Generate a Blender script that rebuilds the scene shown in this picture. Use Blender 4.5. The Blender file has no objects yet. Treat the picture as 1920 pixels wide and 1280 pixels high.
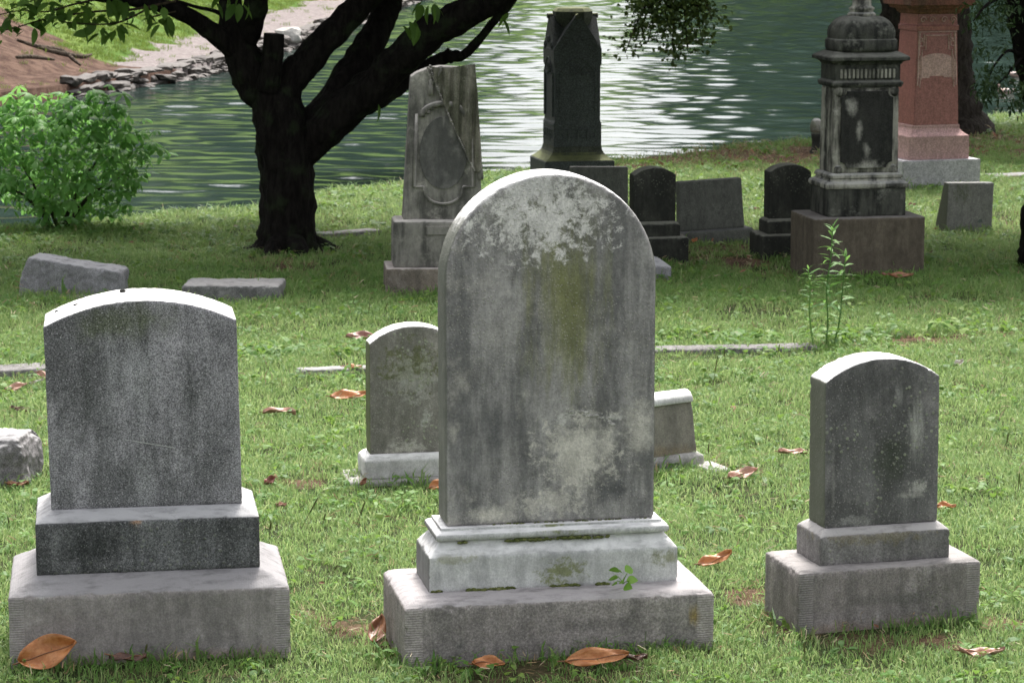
import bpy, bmesh, math, random
import numpy as np
from mathutils import Vector, Matrix, Euler, noise as mnoise

R = math.radians
SC = bpy.context.scene
COL = SC.collection
rng = np.random.default_rng(7)
random.seed(7)

# ------------------------------------------------------------------ camera
FPX = 5000.0                       # focal length in photo pixels (1920 wide)
PITCH = math.atan(830 / FPX)
CAMZ = 2.2
cam = bpy.data.objects.new('camera', bpy.data.cameras.new('camera'))
COL.objects.link(cam)
cam.location = (0, 0, CAMZ)
cam.rotation_euler = (math.pi / 2 - PITCH, 0, 0)
cam.data.sensor_width = 36.0
cam.data.lens = FPX / 1920 * 36.0
cam.data.clip_start = 0.1
cam.data.clip_end = 2000
cam.data.dof.use_dof = True
cam.data.dof.focus_distance = 8.6
cam.data.dof.aperture_fstop = 18.0
SC.camera = cam
SC.cycles.max_bounces = 6
SC.cycles.diffuse_bounces = 3
SC.cycles.glossy_bounces = 3
SC.cycles.transmission_bounces = 3

# ------------------------------------------------------------------ sky, sun
SUN_EL, SUN_AZ = 58.0, 7.0         # behind the stones, a little to the right
world = bpy.data.worlds.new('World')
SC.world = world
world.use_nodes = True
wn = world.node_tree
wn.nodes.clear()
sky = wn.nodes.new('ShaderNodeTexSky')
sky.sky_type = 'NISHITA'
sky.sun_disc = False
sky.sun_elevation = R(SUN_EL)
sky.sun_rotation = R(SUN_AZ)
sky.air_density = 1.0
sky.dust_density = 6.0
sky.ozone_density = 1.0
hsv = wn.nodes.new('ShaderNodeHueSaturation')
hsv.inputs['Saturation'].default_value = 0.22      # thin overcast: nearly white
bg = wn.nodes.new('ShaderNodeBackground')
bg.inputs['Strength'].default_value = 0.11
wo = wn.nodes.new('ShaderNodeOutputWorld')
wn.links.new(sky.outputs[0], hsv.inputs['Color'])
wn.links.new(hsv.outputs[0], bg.inputs['Color'])
wn.links.new(bg.outputs[0], wo.inputs['Surface'])

sl = bpy.data.lights.new('sun', 'SUN')
sl.energy = 1.5
sl.angle = R(14)
sl.color = (1.0, 0.96, 0.9)
sun = bpy.data.objects.new('sun', sl)
COL.objects.link(sun)
sd = Vector((math.sin(R(SUN_AZ)) * math.cos(R(SUN_EL)), math.cos(R(SUN_AZ)) * math.cos(R(SUN_EL)), math.sin(R(SUN_EL))))
sun.rotation_euler = sd.to_track_quat('Z', 'Y').to_euler()

SC.view_settings.view_transform = 'Standard'
SC.view_settings.look = 'None'
SC.view_settings.exposure = 1.65
SC.view_settings.gamma = 1.0
SC.view_settings.use_curve_mapping = False

# ------------------------------------------------------------------ pixel -> place helpers
cp, sp = math.cos(PITCH), math.sin(PITCH)


def ray(x, y):
    a = (x - 960) / FPX
    b = -(y - 640) / FPX
    return a, cp + b * sp, -sp + b * cp


def at(x, y, Y):
    a, dy, dz = ray(x, y)
    t = Y / dy
    return Vector((a * t, Y, CAMZ + dz * t))


def pxm(P):
    d = P[1] * cp - (P[2] - CAMZ) * sp
    return FPX / d


def sstep(a, b, x):
    t = np.clip((x - a) / (b - a), 0, 1)
    return t * t * (3 - 2 * t)


def prof(Y):
    Y = np.asarray(Y, float)
    k = 2.0
    s = np.logaddexp(0, (Y - 20) / k) * k
    return -0.048 * (Y - 7.7) + 0.038 * s


def onslope(x, y):
    lo, hi = 2.0, 80.0
    for _ in range(50):
        m = (lo + hi) / 2
        if at(x, y, m).z > float(prof(m)):
            lo = m
        else:
            hi = m
    return at(x, y, lo)


EDGE_PX = [(-500, 470), (-150, 440), (0, 432), (100, 427), (200, 416), (330, 403), (480, 393), (600, 368), (760, 348), (900, 330),
           (1000, 322), (1150, 299), (1300, 284), (1500, 266), (1700, 247), (1880, 224), (2100, 212), (2500, 205)]
edge = [onslope(*p) for p in EDGE_PX]
EX = np.array([-60.0] + [p.x for p in edge] + [60.0])
EY = np.array([edge[0].y] + [p.y for p in edge] + [edge[-1].y])


def shore(X):
    return np.interp(X, EX, EY) + 0.25 * np.sin(np.asarray(X) * 3.1) * 0.4 + 0.08 * np.sin(np.asarray(X) * 9.7)


def gz(X, Y):
    X = np.asarray(X, float)
    Y = np.asarray(Y, float)
    z = prof(Y)
    z = z + 0.012 * np.sin(X * 2.3 + 1.1) * np.sin(Y * 1.7) + 0.007 * np.sin(X * 5.1 + Y * 3.3) + 0.006 * np.sin(Y * 6.3 - X * 4.0)
    d = Y - shore(X)
    z = z - 1.3 * sstep(-0.1, 2.0, d)
    z = np.where(Y < 4, z + 0.0 * Y, z)
    return z


def gp(x, y):
    a, dy, dz = ray(x, y)
    Ys = np.arange(3.0, 60.0, 0.05)
    below = CAMZ + dz * Ys / dy < gz(a * Ys / dy, Ys)
    hi = float(Ys[int(np.argmax(below))]) if below.any() else 60.0
    lo = hi - 0.05
    for _ in range(20):
        m = (lo + hi) / 2
        P = at(x, y, m)
        if P.z > float(gz(P.x, P.y)):
            lo = m
        else:
            hi = m
    return at(x, y, lo)


# ------------------------------------------------------------------ object helpers
def tag(o, label=None, cat=None, group=None, kind=None):
    if label: o['label'] = label
    if cat: o['category'] = cat
    if group: o['group'] = group
    if kind: o['kind'] = kind
    return o


def link(name, me, mat=None, parent=None, smooth=False):
    o = bpy.data.objects.new(name, me)
    COL.objects.link(o)
    if mat is not None and len(me.materials) == 0:
        me.materials.append(mat)
    if parent is not None:
        o.parent = parent
    if smooth:
        me.polygons.foreach_set('use_smooth', [True] * len(me.polygons))
    return o


def empty(name, loc, rz=0, rx=0, ry=0):
    o = bpy.data.objects.new(name, None)
    COL.objects.link(o)
    o.location = loc
    o.rotation_euler = (rx, ry, rz)
    o.empty_display_size = 0.1
    return o


def mesh_np(name, verts, faces):
    me = bpy.data.meshes.new(name)
    me.from_pydata([tuple(v) for v in verts], [], [tuple(f) for f in faces])
    me.update()
    return me


def bm_mesh(name, bm):
    me = bpy.data.meshes.new(name)
    bmesh.ops.recalc_face_normals(bm, faces=bm.faces)
    bm.to_mesh(me)
    bm.free()
    return me


# shapes into a bmesh
def loft(bm, levels, n=None, cx=0, cy=0):
    """stack of rectangles (z,hx,hy) closed at both ends"""
    rings = []
    for z, hx, hy in levels:
        rings.append([bm.verts.new((cx + sx * hx, cy + sy * hy, z)) for sx, sy in ((-1, -1), (1, -1), (1, 1), (-1, 1))])
    for a, b in zip(rings, rings[1:]):
        for i in range(4):
            j = (i + 1) % 4
            bm.faces.new((a[i], a[j], b[j], b[i]))
    bm.faces.new(rings[0][::-1])
    bm.faces.new(rings[-1])


def slab(bm, outline, d, y0=0.0):
    """outline (x,z) extruded along y, centred on y0"""
    f = [bm.verts.new((x, y0 - d / 2, z)) for x, z in outline]
    b = [bm.verts.new((x, y0 + d / 2, z)) for x, z in outline]
    n = len(outline)
    for i in range(n):
        j = (i + 1) % n
        bm.faces.new((f[i], f[j], b[j], b[i]))
    bm.faces.new(f[::-1])
    bm.faces.new(b)


def box(bm, x0, x1, y0, y1, z0, z1):
    loft(bm, [(z0, (x1 - x0) / 2, (y1 - y0) / 2), (z1, (x1 - x0) / 2, (y1 - y0) / 2)], cx=(x0 + x1) / 2, cy=(y0 + y1) / 2)


def lathe(bm, prof_, n=24, rfun=None, cx=0, cy=0):
    rings = []
    for r, z in prof_:
        ring = []
        for i in range(n):
            a = 2 * math.pi * i / n
            q = r * (rfun(a, z) if rfun else 1)
            ring.append(bm.verts.new((cx + q * math.cos(a), cy + q * math.sin(a), z)))
        rings.append(ring)
    for a, b in zip(rings, rings[1:]):
        for i in range(n):
            j = (i + 1) % n
            bm.faces.new((a[i], a[j], b[j], b[i]))
    bm.faces.new(rings[0][::-1])
    bm.faces.new(rings[-1])


def tube(bm, pts, rad, n=8, wob=0.0, seed=0):
    pts = [Vector(p) for p in pts]
    rings = []
    ref = Vector((0.13, 0.9, 0.31))
    for i, p in enumerate(pts):
        t = (pts[min(i + 1, len(pts) - 1)] - pts[max(i - 1, 0)])
        t.normalize()
        u = t.cross(ref)
        if u.length < 1e-3:
            u = t.cross(Vector((1, 0, 0)))
        u.normalize()
        v = t.cross(u)
        r = rad[i] if hasattr(rad, '__len__') else rad
        ring = []
        for k in range(n):
            a = 2 * math.pi * k / n
            d = u * math.cos(a) + v * math.sin(a)
            q = r
            if wob:
                q *= 1 + wob * mnoise.noise((p + d * r) * 7 + Vector((seed, 0, 0))) + wob * 0.7 * mnoise.noise(Vector((math.cos(a) * 5, math.sin(a) * 5, i * 0.7 + seed)))
            ring.append(bm.verts.new(p + d * q))
        rings.append(ring)
    for a, b in zip(rings, rings[1:]):
        for k in range(n):
            j = (k + 1) % n
            bm.faces.new((a[k], a[j], b[j], b[k]))
    bm.faces.new(rings[0][::-1])
    bm.faces.new(rings[-1])


def smoothpath(pts, rad, sub=5):
    """Catmull-Rom refinement of a path with radii"""
    P = [Vector(p) for p in pts]
    P = [P[0] * 2 - P[1]] + P + [P[-1] * 2 - P[-2]]
    r = [rad[0]] + list(rad) + [rad[-1]]
    op, orr = [], []
    for i in range(1, len(P) - 2):
        for k in range(sub):
            t = k / sub
            a, b, c, d = P[i - 1], P[i], P[i + 1], P[i + 2]
            op.append(0.5 * ((2 * b) + (c - a) * t + (2 * a - 5 * b + 4 * c - d) * t * t + (3 * b - a - 3 * c + d) * t ** 3))
            orr.append(r[i] * (1 - t) + r[i + 1] * t)
    op.append(P[-2])
    orr.append(r[-2])
    return op, orr


def remeshed(bm, voxel):
    me = bm_mesh('tmp', bm)
    o = bpy.data.objects.new('tmp', me)
    COL.objects.link(o)
    m = o.modifiers.new('r', 'REMESH')
    m.mode = 'VOXEL'
    m.voxel_size = voxel
    dg = bpy.context.evaluated_depsgraph_get()
    out = bpy.data.meshes.new_from_object(o.evaluated_get(dg), depsgraph=dg)
    bpy.data.objects.remove(o)
    bpy.data.meshes.remove(me)
    return out


def weather(bm, voxel=0.008, amp=0.002, chip=0.006, seed=0, rough=0.0, relax=1):
    """weathered stone: voxel skin, softened, gently uneven, chipped along its arrises"""
    voxel = voxel * 0.72
    me = remeshed(bm, voxel)
    n = len(me.vertices)
    co = np.empty(n * 3)
    me.vertices.foreach_get('co', co)
    co = co.reshape(-1, 3)
    ed = np.empty(len(me.edges) * 2, int)
    me.edges.foreach_get('vertices', ed)
    ed = ed.reshape(-1, 2)
    deg = np.bincount(ed.ravel(), minlength=n).astype(float)[:, None]

    def avg(a):
        s = np.zeros_like(a)
        np.add.at(s, ed[:, 0], a[ed[:, 1]])
        np.add.at(s, ed[:, 1], a[ed[:, 0]])
        return s / np.maximum(deg, 1)
    for _ in range(relax):
        co = co * 0.5 + avg(co) * 0.5
    me.vertices.foreach_set('co', co.ravel())
    me.update()
    nr = np.empty(n * 3)
    me.vertices.foreach_get('normal', nr)
    nr = nr.reshape(-1, 3)
    cv = -np.einsum('ij,ij->i', avg(co) - co, nr) / voxel
    m = np.clip(cv * 6, 0, 1)[:, None]
    for _ in range(2):
        m = np.maximum(m * 0.6, avg(m))
    m = np.clip(m[:, 0] * 1.6, 0, 1)
    so = Vector((seed * 3.7, seed * 1.3, 0))
    d = np.empty(n)
    for i in range(n):
        v = Vector(co[i]) + so
        a = mnoise.noise(v * 9)
        b = mnoise.noise(v * 42)
        dd = amp * (0.8 * a + 0.5 * b)
        if m[i] > 0.05:
            dd -= m[i] * chip * (max(0.0, a * 0.7 + b * 0.9 + 0.4 * mnoise.noise(v * 95) - 0.25) * 2.0 + 0.05)
        if rough:
            dd += rough * (2.2 * (mnoise.voronoi(v * 7)[0][0] - 0.45) + 0.5 * b + 1.0 * a)
        d[i] = dd
    co = co + nr * d[:, None]
    me.vertices.foreach_set('co', co.ravel())
    me.polygons.foreach_set('use_smooth', [True] * len(me.polygons))
    me.update()
    return me


def bevelled(bm, w=0.006, seg=2):
    bmesh.ops.recalc_face_normals(bm, faces=bm.faces)
    es = [e for e in bm.edges if len(e.link_faces) == 2 and e.calc_face_angle(0) > 0.35]
    bmesh.ops.bevel(bm, geom=es, offset=w, segments=seg, affect='EDGES', clamp_overlap=True)
    return bm_mesh('stone', bm)


# ------------------------------------------------------------------ material helpers
class NB:
    def __init__(self, name):
        self.m = bpy.data.materials.new(name)
        self.m.use_nodes = True
        self.t = self.m.node_tree
        self.t.nodes.clear()
        self.out = self.t.nodes.new('ShaderNodeOutputMaterial')
        self.b = self.t.nodes.new('ShaderNodeBsdfPrincipled')
        self.t.links.new(self.b.outputs[0], self.out.inputs['Surface'])

    def set(self, sock, v):
        if isinstance(v, (int, float)):
            sock.default_value = v
        elif isinstance(v, (tuple, list)):
            sock.default_value = tuple(v) if len(v) == len(sock.default_value) else tuple(v) + (1,)
        else:
            self.t.links.new(v, sock)

    def obj(self):
        return self.t.nodes.new('ShaderNodeTexCoord').outputs['Object']

    def vec(self, v, scale=(1, 1, 1), loc=(0, 0, 0)):
        n = self.t.nodes.new('ShaderNodeMapping')
        self.set(n.inputs['Vector'], v)
        n.inputs['Scale'].default_value = scale
        n.inputs['Location'].default_value = loc
        return n.outputs[0]

    def noise(self, v, scale, detail=5, rough=0.6, dist=0.0):
        n = self.t.nodes.new('ShaderNodeTexNoise')
        self.set(n.inputs['Vector'], v)
        n.inputs['Scale'].default_value = scale
        n.inputs['Detail'].default_value = detail
        n.inputs['Roughness'].default_value = rough
        n.inputs['Distortion'].default_value = dist
        return n.outputs['Fac']

    def voro(self, v, scale, feature='F1'):
        n = self.t.nodes.new('ShaderNodeTexVoronoi')
        n.feature = feature
        self.set(n.inputs['Vector'], v)
        n.inputs['Scale'].default_value = scale
        return n.outputs['Distance']

    def rng(self, f, a, b, lo=0.0, hi=1.0):
        n = self.t.nodes.new('ShaderNodeMapRange')
        n.interpolation_type = 'SMOOTHSTEP'
        self.set(n.inputs['Value'], f)
        n.inputs['From Min'].default_value = a
        n.inputs['From Max'].default_value = b
        n.inputs['To Min'].default_value = lo
        n.inputs['To Max'].default_value = hi
        return n.outputs[0]

    def math(self, op, a, b=0.0):
        n = self.t.nodes.new('ShaderNodeMath')
        n.operation = op
        self.set(n.inputs[0], a)
        self.set(n.inputs[1], b)
        return n.outputs[0]

    def mix(self, f, a, b):
        n = self.t.nodes.new('ShaderNodeMix')
        n.data_type = 'RGBA'
        self.set(n.inputs[0], f)
        self.set(n.inputs[6], a)
        self.set(n.inputs[7], b)
        return n.outputs[2]

    def sep(self, v):
        n = self.t.nodes.new('ShaderNodeSeparateXYZ')
        self.set(n.inputs[0], v)
        return n.outputs

    def bump(self, h, strength, dist, prev=None):
        n = self.t.nodes.new('ShaderNodeBump')
        n.inputs['Strength'].default_value = strength
        n.inputs['Distance'].default_value = dist
        self.set(n.inputs['Height'], h)
        if prev is not None:
            self.set(n.inputs['Normal'], prev)
        return n.outputs[0]

    def done(self, col, rough=0.9, normal=None, spec=0.3):
        self.set(self.b.inputs['Base Color'], col)
        self.set(self.b.inputs['Roughness'], rough)
        self.b.inputs['Specular IOR Level'].default_value = spec
        if normal is not None:
            self.set(self.b.inputs['Normal'], normal)
        return self.m


def stone_mat(name, base, dark, pale, streak=0.7, palef=0.5, speck=0.25, grain=160, tops=None, topf=1.0, blobs=(), lichen=0.0,
              rough=0.9, bumpf=0.35, pimples=0.0, tool=None, seed=0, sides=None, spec=0.25):
    b = NB(name)
    o = b.obj()
    P = b.vec(o, loc=(seed * 1.7, seed * 0.9, seed * 0.4))
    big = b.noise(P, 3.0, 4, 0.6)
    st = b.noise(b.vec(P, scale=(1, 1, 0.13)), 10, 5, 0.65)
    mid = b.noise(P, 7, 8, 0.7)
    fine = b.noise(P, grain, 3, 0.7)
    fine2 = b.noise(b.vec(P, loc=(5, 3, 1)), grain * 0.8, 3, 0.7)
    s = b.math('ADD', b.math('MULTIPLY', st, 0.6), b.math('MULTIPLY', big, 0.4))
    c = b.mix(b.math('MULTIPLY', b.rng(s, 0.42, 0.57), streak), base, dark)
    c = b.mix(b.math('MULTIPLY', b.rng(mid, 0.52, 0.72), palef), c, pale)
    for col, cx, cz, rx, rz, strength, kind in blobs:
        xyz = b.sep(o)
        dx = b.math('DIVIDE', b.math('SUBTRACT', xyz[0], cx), rx)
        dz = b.math('DIVIDE', b.math('SUBTRACT', xyz[2], cz), rz)
        r = b.math('SQRT', b.math('ADD', b.math('MULTIPLY', dx, dx), b.math('MULTIPLY', dz, dz)))
        if kind == 'patch':
            nz = b.noise(b.vec(P, loc=(cx * 9, 0, cz * 5)), 24, 10, 0.78, 0.3)
            k, w = 4.6, 0.55
        elif kind == 'streak':
            nz = b.noise(b.vec(P, scale=(1, 1, 0.16), loc=(cx * 9, 0, cz)), 24, 7, 0.7)
            k, w = 2.2, 0.8
        else:
            nz = b.noise(b.vec(P, loc=(cx * 9, 0, cz * 5)), 9, 10, 0.8)
            k, w = 2.3, 0.75
        m = b.math('ADD', b.math('SUBTRACT', 0.78 if kind == 'patch' else 0.8, r), b.math('MULTIPLY', b.math('SUBTRACT', nz, 0.5), k))
        c = b.mix(b.math('MULTIPLY', b.rng(m, 0.0, w), strength), c, col)
    c = b.mix(b.math('MULTIPLY', b.rng(fine2, 0.56, 0.7), speck), c, tuple(min(1, x * 1.3) for x in pale))
    vs_ = b.t.nodes.new('ShaderNodeVectorMath')
    vs_.operation = 'SCALE'
    b.set(vs_.inputs[0], c)
    sf = 0.05 + speck * 0.8
    gr = b.rng(b.noise(b.vec(P, loc=(1, 8, 2)), grain * 1.1, 2, 0.8), 0.36, 0.64, 1 - sf, 1 + sf * 1.1)
    bl_ = b.rng(b.noise(b.vec(P, scale=(1, 1, 0.6), loc=(3, 1, 9)), 26, 8, 0.8), 0.32, 0.68, 0.80, 1.20)
    b.set(vs_.inputs['Scale'], b.math('MULTIPLY', gr, bl_))
    c = vs_.outputs[0]
    h = b.math('ADD', b.math('MULTIPLY', mid, 0.5), b.math('MULTIPLY', fine, 0.35))
    if lichen:
        v = b.voro(b.vec(P, loc=(2, 2, 2)), 46)
        g = b.math('MULTIPLY', b.rng(v, 0.30, 0.16), b.rng(b.noise(P, 4.2, 3), 0.46, 0.62))
        c = b.mix(b.math('MULTIPLY', g, lichen), c, (0.34, 0.36, 0.27))
        h = b.math('ADD', h, b.math('MULTIPLY', g, 1.2))
    if pimples:
        v = b.voro(b.vec(P, loc=(7, 1, 4)), 95)
        g = b.math('MULTIPLY', b.rng(v, 0.34, 0.12), b.rng(b.noise(P, 3.1, 3), 0.36, 0.6))
        h = b.math('ADD', h, b.math('MULTIPLY', g, pimples))
        c = b.mix(b.math('MULTIPLY', g, 0.3), c, pale)
    gn = b.t.nodes.new('ShaderNodeNewGeometry')
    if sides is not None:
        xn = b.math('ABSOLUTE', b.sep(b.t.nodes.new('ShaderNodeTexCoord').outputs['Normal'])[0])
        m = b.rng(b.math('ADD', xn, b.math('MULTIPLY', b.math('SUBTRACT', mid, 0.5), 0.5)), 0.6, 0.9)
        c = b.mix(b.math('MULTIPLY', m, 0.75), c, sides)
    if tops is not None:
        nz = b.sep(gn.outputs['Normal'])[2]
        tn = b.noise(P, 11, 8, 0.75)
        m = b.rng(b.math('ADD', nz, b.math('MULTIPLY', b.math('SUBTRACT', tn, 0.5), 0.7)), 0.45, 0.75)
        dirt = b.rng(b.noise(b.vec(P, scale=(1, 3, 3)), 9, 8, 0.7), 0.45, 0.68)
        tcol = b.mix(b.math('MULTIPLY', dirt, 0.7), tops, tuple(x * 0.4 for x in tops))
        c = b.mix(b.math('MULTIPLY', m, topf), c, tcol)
    nrm = None
    if tool is not None:
        x = b.math('ABSOLUTE', b.sep(o)[0])
        band = b.rng(b.math('ADD', x, b.math('MULTIPLY', b.math('SUBTRACT', mid, 0.5), 0.012)), tool[0] - tool[1], tool[0] - tool[1] + 0.004)
        yn = b.math('ABSOLUTE', b.sep(b.t.nodes.new('ShaderNodeTexCoord').outputs['Normal'])[1])
        band = b.math('MULTIPLY', band, b.rng(yn, 0.4, 0.8, 0.12, 1.0))
        w = b.t.nodes.new('ShaderNodeTexWave')
        w.wave_type = 'BANDS'
        w.bands_direction = 'Z'
        b.set(w.inputs['Vector'], b.vec(P, scale=(0.35, 1, 1)))
        w.inputs['Scale'].default_value = 44
        w.inputs['Distortion'].default_value = 3.0
        w.inputs['Detail'].default_value = 3
        w.inputs['Detail Scale'].default_value = 2
        w2 = b.t.nodes.new('ShaderNodeTexWave')
        w2.wave_type = 'BANDS'
        w2.bands_direction = 'X'
        b.set(w2.inputs['Vector'], P)
        w2.inputs['Scale'].default_value = 44
        w2.inputs['Distortion'].default_value = 3.5
        w2.inputs['Detail'].default_value = 3
        g = b.math('MULTIPLY', w.outputs['Fac'], band)
        g2 = b.math('MULTIPLY', b.math('MULTIPLY', w2.outputs['Fac'], 0.12), b.math('SUBTRACT', 1.0, band))
        nrm = b.bump(b.math('ADD', g, g2), 0.45, 0.0022)
        c = b.mix(b.math('MULTIPLY', band, 0.2), c, tuple(min(1, x * 1.15) for x in pale))
    nrm = b.bump(h, bumpf, 0.012, nrm)
    return b.done(c, rough, nrm, spec)


def leaf_mat(name, cols, trans=0.35, rough=0.55, inst=True, spec=0.3, vein=None):
    """foliage: colour varies leaf by leaf"""
    b = NB(name)
    if inst:
        r = b.t.nodes.new('ShaderNodeObjectInfo').outputs['Random']
    else:
        a = b.t.nodes.new('ShaderNodeNewGeometry')
        r = a.outputs['Random Per Island']
    if inst == 'blade':
        a = b.t.nodes.new('ShaderNodeNewGeometry')
        r = b.math('FRACT', b.math('ADD', b.math('MULTIPLY', r, 7.3), a.outputs['Random Per Island']))
    ramp = b.t.nodes.new('ShaderNodeValToRGB')
    e = ramp.color_ramp.elements
    for i, c in enumerate(cols):
        p = i / (len(cols) - 1)
        if i < 2:
            el = e[i]
            el.position = p
        else:
            el = e.new(p)
        el.color = tuple(c) + (1,)
    e[0].position = 0
    b.set(ramp.inputs[0], r)
    c = ramp.outputs[0]
    n = b.noise(b.obj(), 60, 3)
    c = b.mix(b.math('MULTIPLY', b.rng(n, 0.4, 0.7), 0.3), c, tuple(x * 0.6 for x in cols[0]))
    b.done(c, rough, None, spec)
    tr = b.t.nodes.new('ShaderNodeBsdfTranslucent')
    b.set(tr.inputs['Color'], b.mix(0.5, c, tuple(min(1, x * 1.6) for x in cols[-1])))
    mx = b.t.nodes.new('ShaderNodeMixShader')
    mx.inputs[0].default_value = trans
    b.t.links.new(b.b.outputs[0], mx.inputs[1])
    b.t.links.new(tr.outputs[0], mx.inputs[2])
    b.t.links.new(mx.outputs[0], b.out.inputs['Surface'])
    return b.m


# ------------------------------------------------------------------ ground
FOOT = []          # stone footprints on the lawn: (cx, cy, rz, hx, hy)
DIRT = []          # bare patches: (x, y, r, strength)


def axis(lo, hi, fine_lo, fine_hi, step, coarse):
    a = list(np.arange(fine_lo, fine_hi, step))
    pre, x, s = [], fine_lo, step
    while x > lo:
        s = min(s * 1.3, coarse)
        x -= s
        pre.append(x)
    post, x, s = [], a[-1], step
    while x < hi:
        s = min(s * 1.3, coarse)
        x += s
        post.append(x)
    return np.array(pre[::-1] + a + post)


for (x, y, r, s) in [(700, 1205, .10, .75), (690, 1180, .14, .6), (1600, 1205, .20, .45), (1480, 1180, .12, .6), (1750, 1200, .14, .55), (1410, 1120, .13, .9),
                     (565, 905, .13, .9), (600, 940, .1, .5), (1375, 880, .16, 1), (1700, 640, .2, 1), (1760, 638, .2, .8), (1810, 634, .2, .9), (1900, 628, .2, .8), (560, 1160, .14, .8), (620, 1170, .13, .6),
                     (1880, 1170, .13, .8), (1000, 1255, .5, .4), (300, 1250, .5, .3), (510, 490, .45, .6), (560, 500, .5, .5), (640, 480, .5, .3), (370, 470, .4, .35),
                     (1360, 465, .6, .6), (1300, 488, .4, .8), (1390, 492, .3, 1), (1450, 515, .4, .6), (1250, 300, .9, .9), (1350, 288, 1.1, .9), (1440, 285, 1.2, 1), (1480, 300, .8, 1), (1330, 315, .8, .5),
                     (1180, 312, .6, .7), (1860, 262, 1.2, .9), (1830, 280, .9, .8), (1900, 290, .9, .6), (1450, 325, .6, .5), (90, 470, .5, .25), (620, 530, .5, .2), (1320, 860, .1, .8), (1890, 420, .4, .5)]:
    P = gp(x, y)
    DIRT.append((P.x, P.y, r, s))


def dirt_at(X, Y):
    X = np.asarray(X, float)
    Y = np.asarray(Y, float)
    wob = 0.5 * np.sin(X * 17 + Y * 3) * np.sin(Y * 13 - X * 5) + 0.35 * np.sin(X * 41 + 2) * np.sin(Y * 37)
    d = np.zeros_like(X)
    for cx, cy, r, s in DIRT:
        q = np.sqrt((X - cx) ** 2 + (Y - cy) ** 2) / r + wob * 0.45
        d = np.maximum(d, s * (1 - sstep(0.45, 1.15, q)))
    return d


gx = axis(-70, 70, -5.5, 8.5, 0.07, 4)
gy = axis(-40, 46, 5.8, 38.0, 0.07, 3)
GX, GY = np.meshgrid(gx, gy)
GZ = gz(GX, GY)
nx, ny = len(gx), len(gy)
me = bpy.data.meshes.new('ground')
V = np.stack([GX, GY, GZ], -1).reshape(-1, 3)
idx = np.arange(nx * ny).reshape(ny, nx)
Fc = np.stack([idx[:-1, :-1], idx[:-1, 1:], idx[1:, 1:], idx[1:, :-1]], -1).reshape(-1, 4)


def grid_mesh(name, V, Fc):
    me = bpy.data.meshes.new(name)
    me.vertices.add(len(V))
    me.vertices.foreach_set('co', V.ravel())
    me.loops.add(Fc.size)
    me.loops.foreach_set('vertex_index', Fc.ravel().astype(np.int32))
    me.polygons.add(len(Fc))
    me.polygons.foreach_set('loop_start', np.arange(0, Fc.size, 4, dtype=np.int32))
    me.polygons.foreach_set('use_smooth', np.ones(len(Fc), bool))
    me.update(calc_edges=True)
    me.validate()
    return me


me = grid_mesh('ground', V, Fc)
att = me.attributes.new('dirt', 'FLOAT', 'POINT')
att.data.foreach_set('value', dirt_at(V[:, 0], V[:, 1]).astype(np.float32))


def soil_mat():
    b = NB('turf soil')
    o = b.obj()
    a = b.t.nodes.new('ShaderNodeAttribute')
    a.attribute_name = 'dirt'
    n1 = b.noise(o, 6, 8, 0.7)
    n2 = b.noise(o, 60, 6, 0.75)
    turf = b.mix(b.rng(n1, 0.4, 0.65), (0.028, 0.045, 0.014), (0.05, 0.06, 0.022))
    turf = b.mix(b.rng(n2, 0.5, 0.7), turf, (0.10, 0.085, 0.045))
    soil = b.mix(b.rng(n1, 0.35, 0.65), (0.075, 0.045, 0.03), (0.16, 0.10, 0.065))
    soil = b.mix(b.rng(n2, 0.52, 0.7), soil, (0.24, 0.18, 0.12))
    m = b.rng(b.math('ADD', a.outputs['Fac'], b.math('MULTIPLY', b.math('SUBTRACT', n2, 0.5), 0.5)), 0.25, 0.6)
    c = b.mix(m, turf, soil)
    return b.done(c, 0.95, b.bump(b.math('ADD', n1, n2), 0.8, 0.02), 0.1)


ground = link('ground', me, soil_mat())
tag(ground, 'lawn sloping gently from the gravestones down to the pond', 'ground', kind='structure')

# ------------------------------------------------------------------ pond
WZ = -1.2
wx = axis(-160, 160, -13, 15, 0.12, 12)
wy = axis(18, 300, 22, 96, 0.085, 12)
WX, WY = np.meshgrid(wx, wy)
wr = np.random.default_rng(3)
Z = np.zeros_like(WX)
for k in range(46):
    lam = wr.uniform(0.26, 0.95)
    th = wr.normal(0.08, 0.34)
    kx, ky = math.sin(th) * 2 * math.pi / lam, math.cos(th) * 2 * math.pi / lam
    ph = wr.uniform(0, 6.28)
    ax_, ay_ = wr.uniform(0.05, 0.22), wr.uniform(0.03, 0.12)
    envl = 0.55 + 0.45 * np.sin(WX * ax_ * 2 + WY * ay_ + wr.uniform(0, 6.28)) * np.sin(WY * ay_ * 3 - WX * ax_ + wr.uniform(0, 6.28))
    slope = wr.uniform(0.014, 0.040)
    Z += slope * lam / (2 * math.pi) * np.sin(kx * WX + ky * WY + ph + 1.6 * np.sin(WX * 0.8 + WY * 0.21 + k)) * envl
fade = (1 - sstep(15, 40, np.abs(WX))) * (1 - sstep(96, 130, WY))
Z = WZ + Z * fade * 0.80
nx, ny = len(wx), len(wy)
idx = np.arange(nx * ny).reshape(ny, nx)
Fc = np.stack([idx[:-1, :-1], idx[:-1, 1:], idx[1:, 1:], idx[1:, :-1]], -1).reshape(-1, 4)
me = grid_mesh('pond', np.stack([WX, WY, Z], -1).reshape(-1, 3), Fc)
b = NB('pond water')
o = b.obj()
n1 = b.noise(b.vec(o, scale=(0.6, 1.6, 1)), 7.5, 4, 0.65)
n2 = b.noise(b.vec(o, scale=(0.7, 1.5, 1)), 1.1, 3, 0.5)
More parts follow.
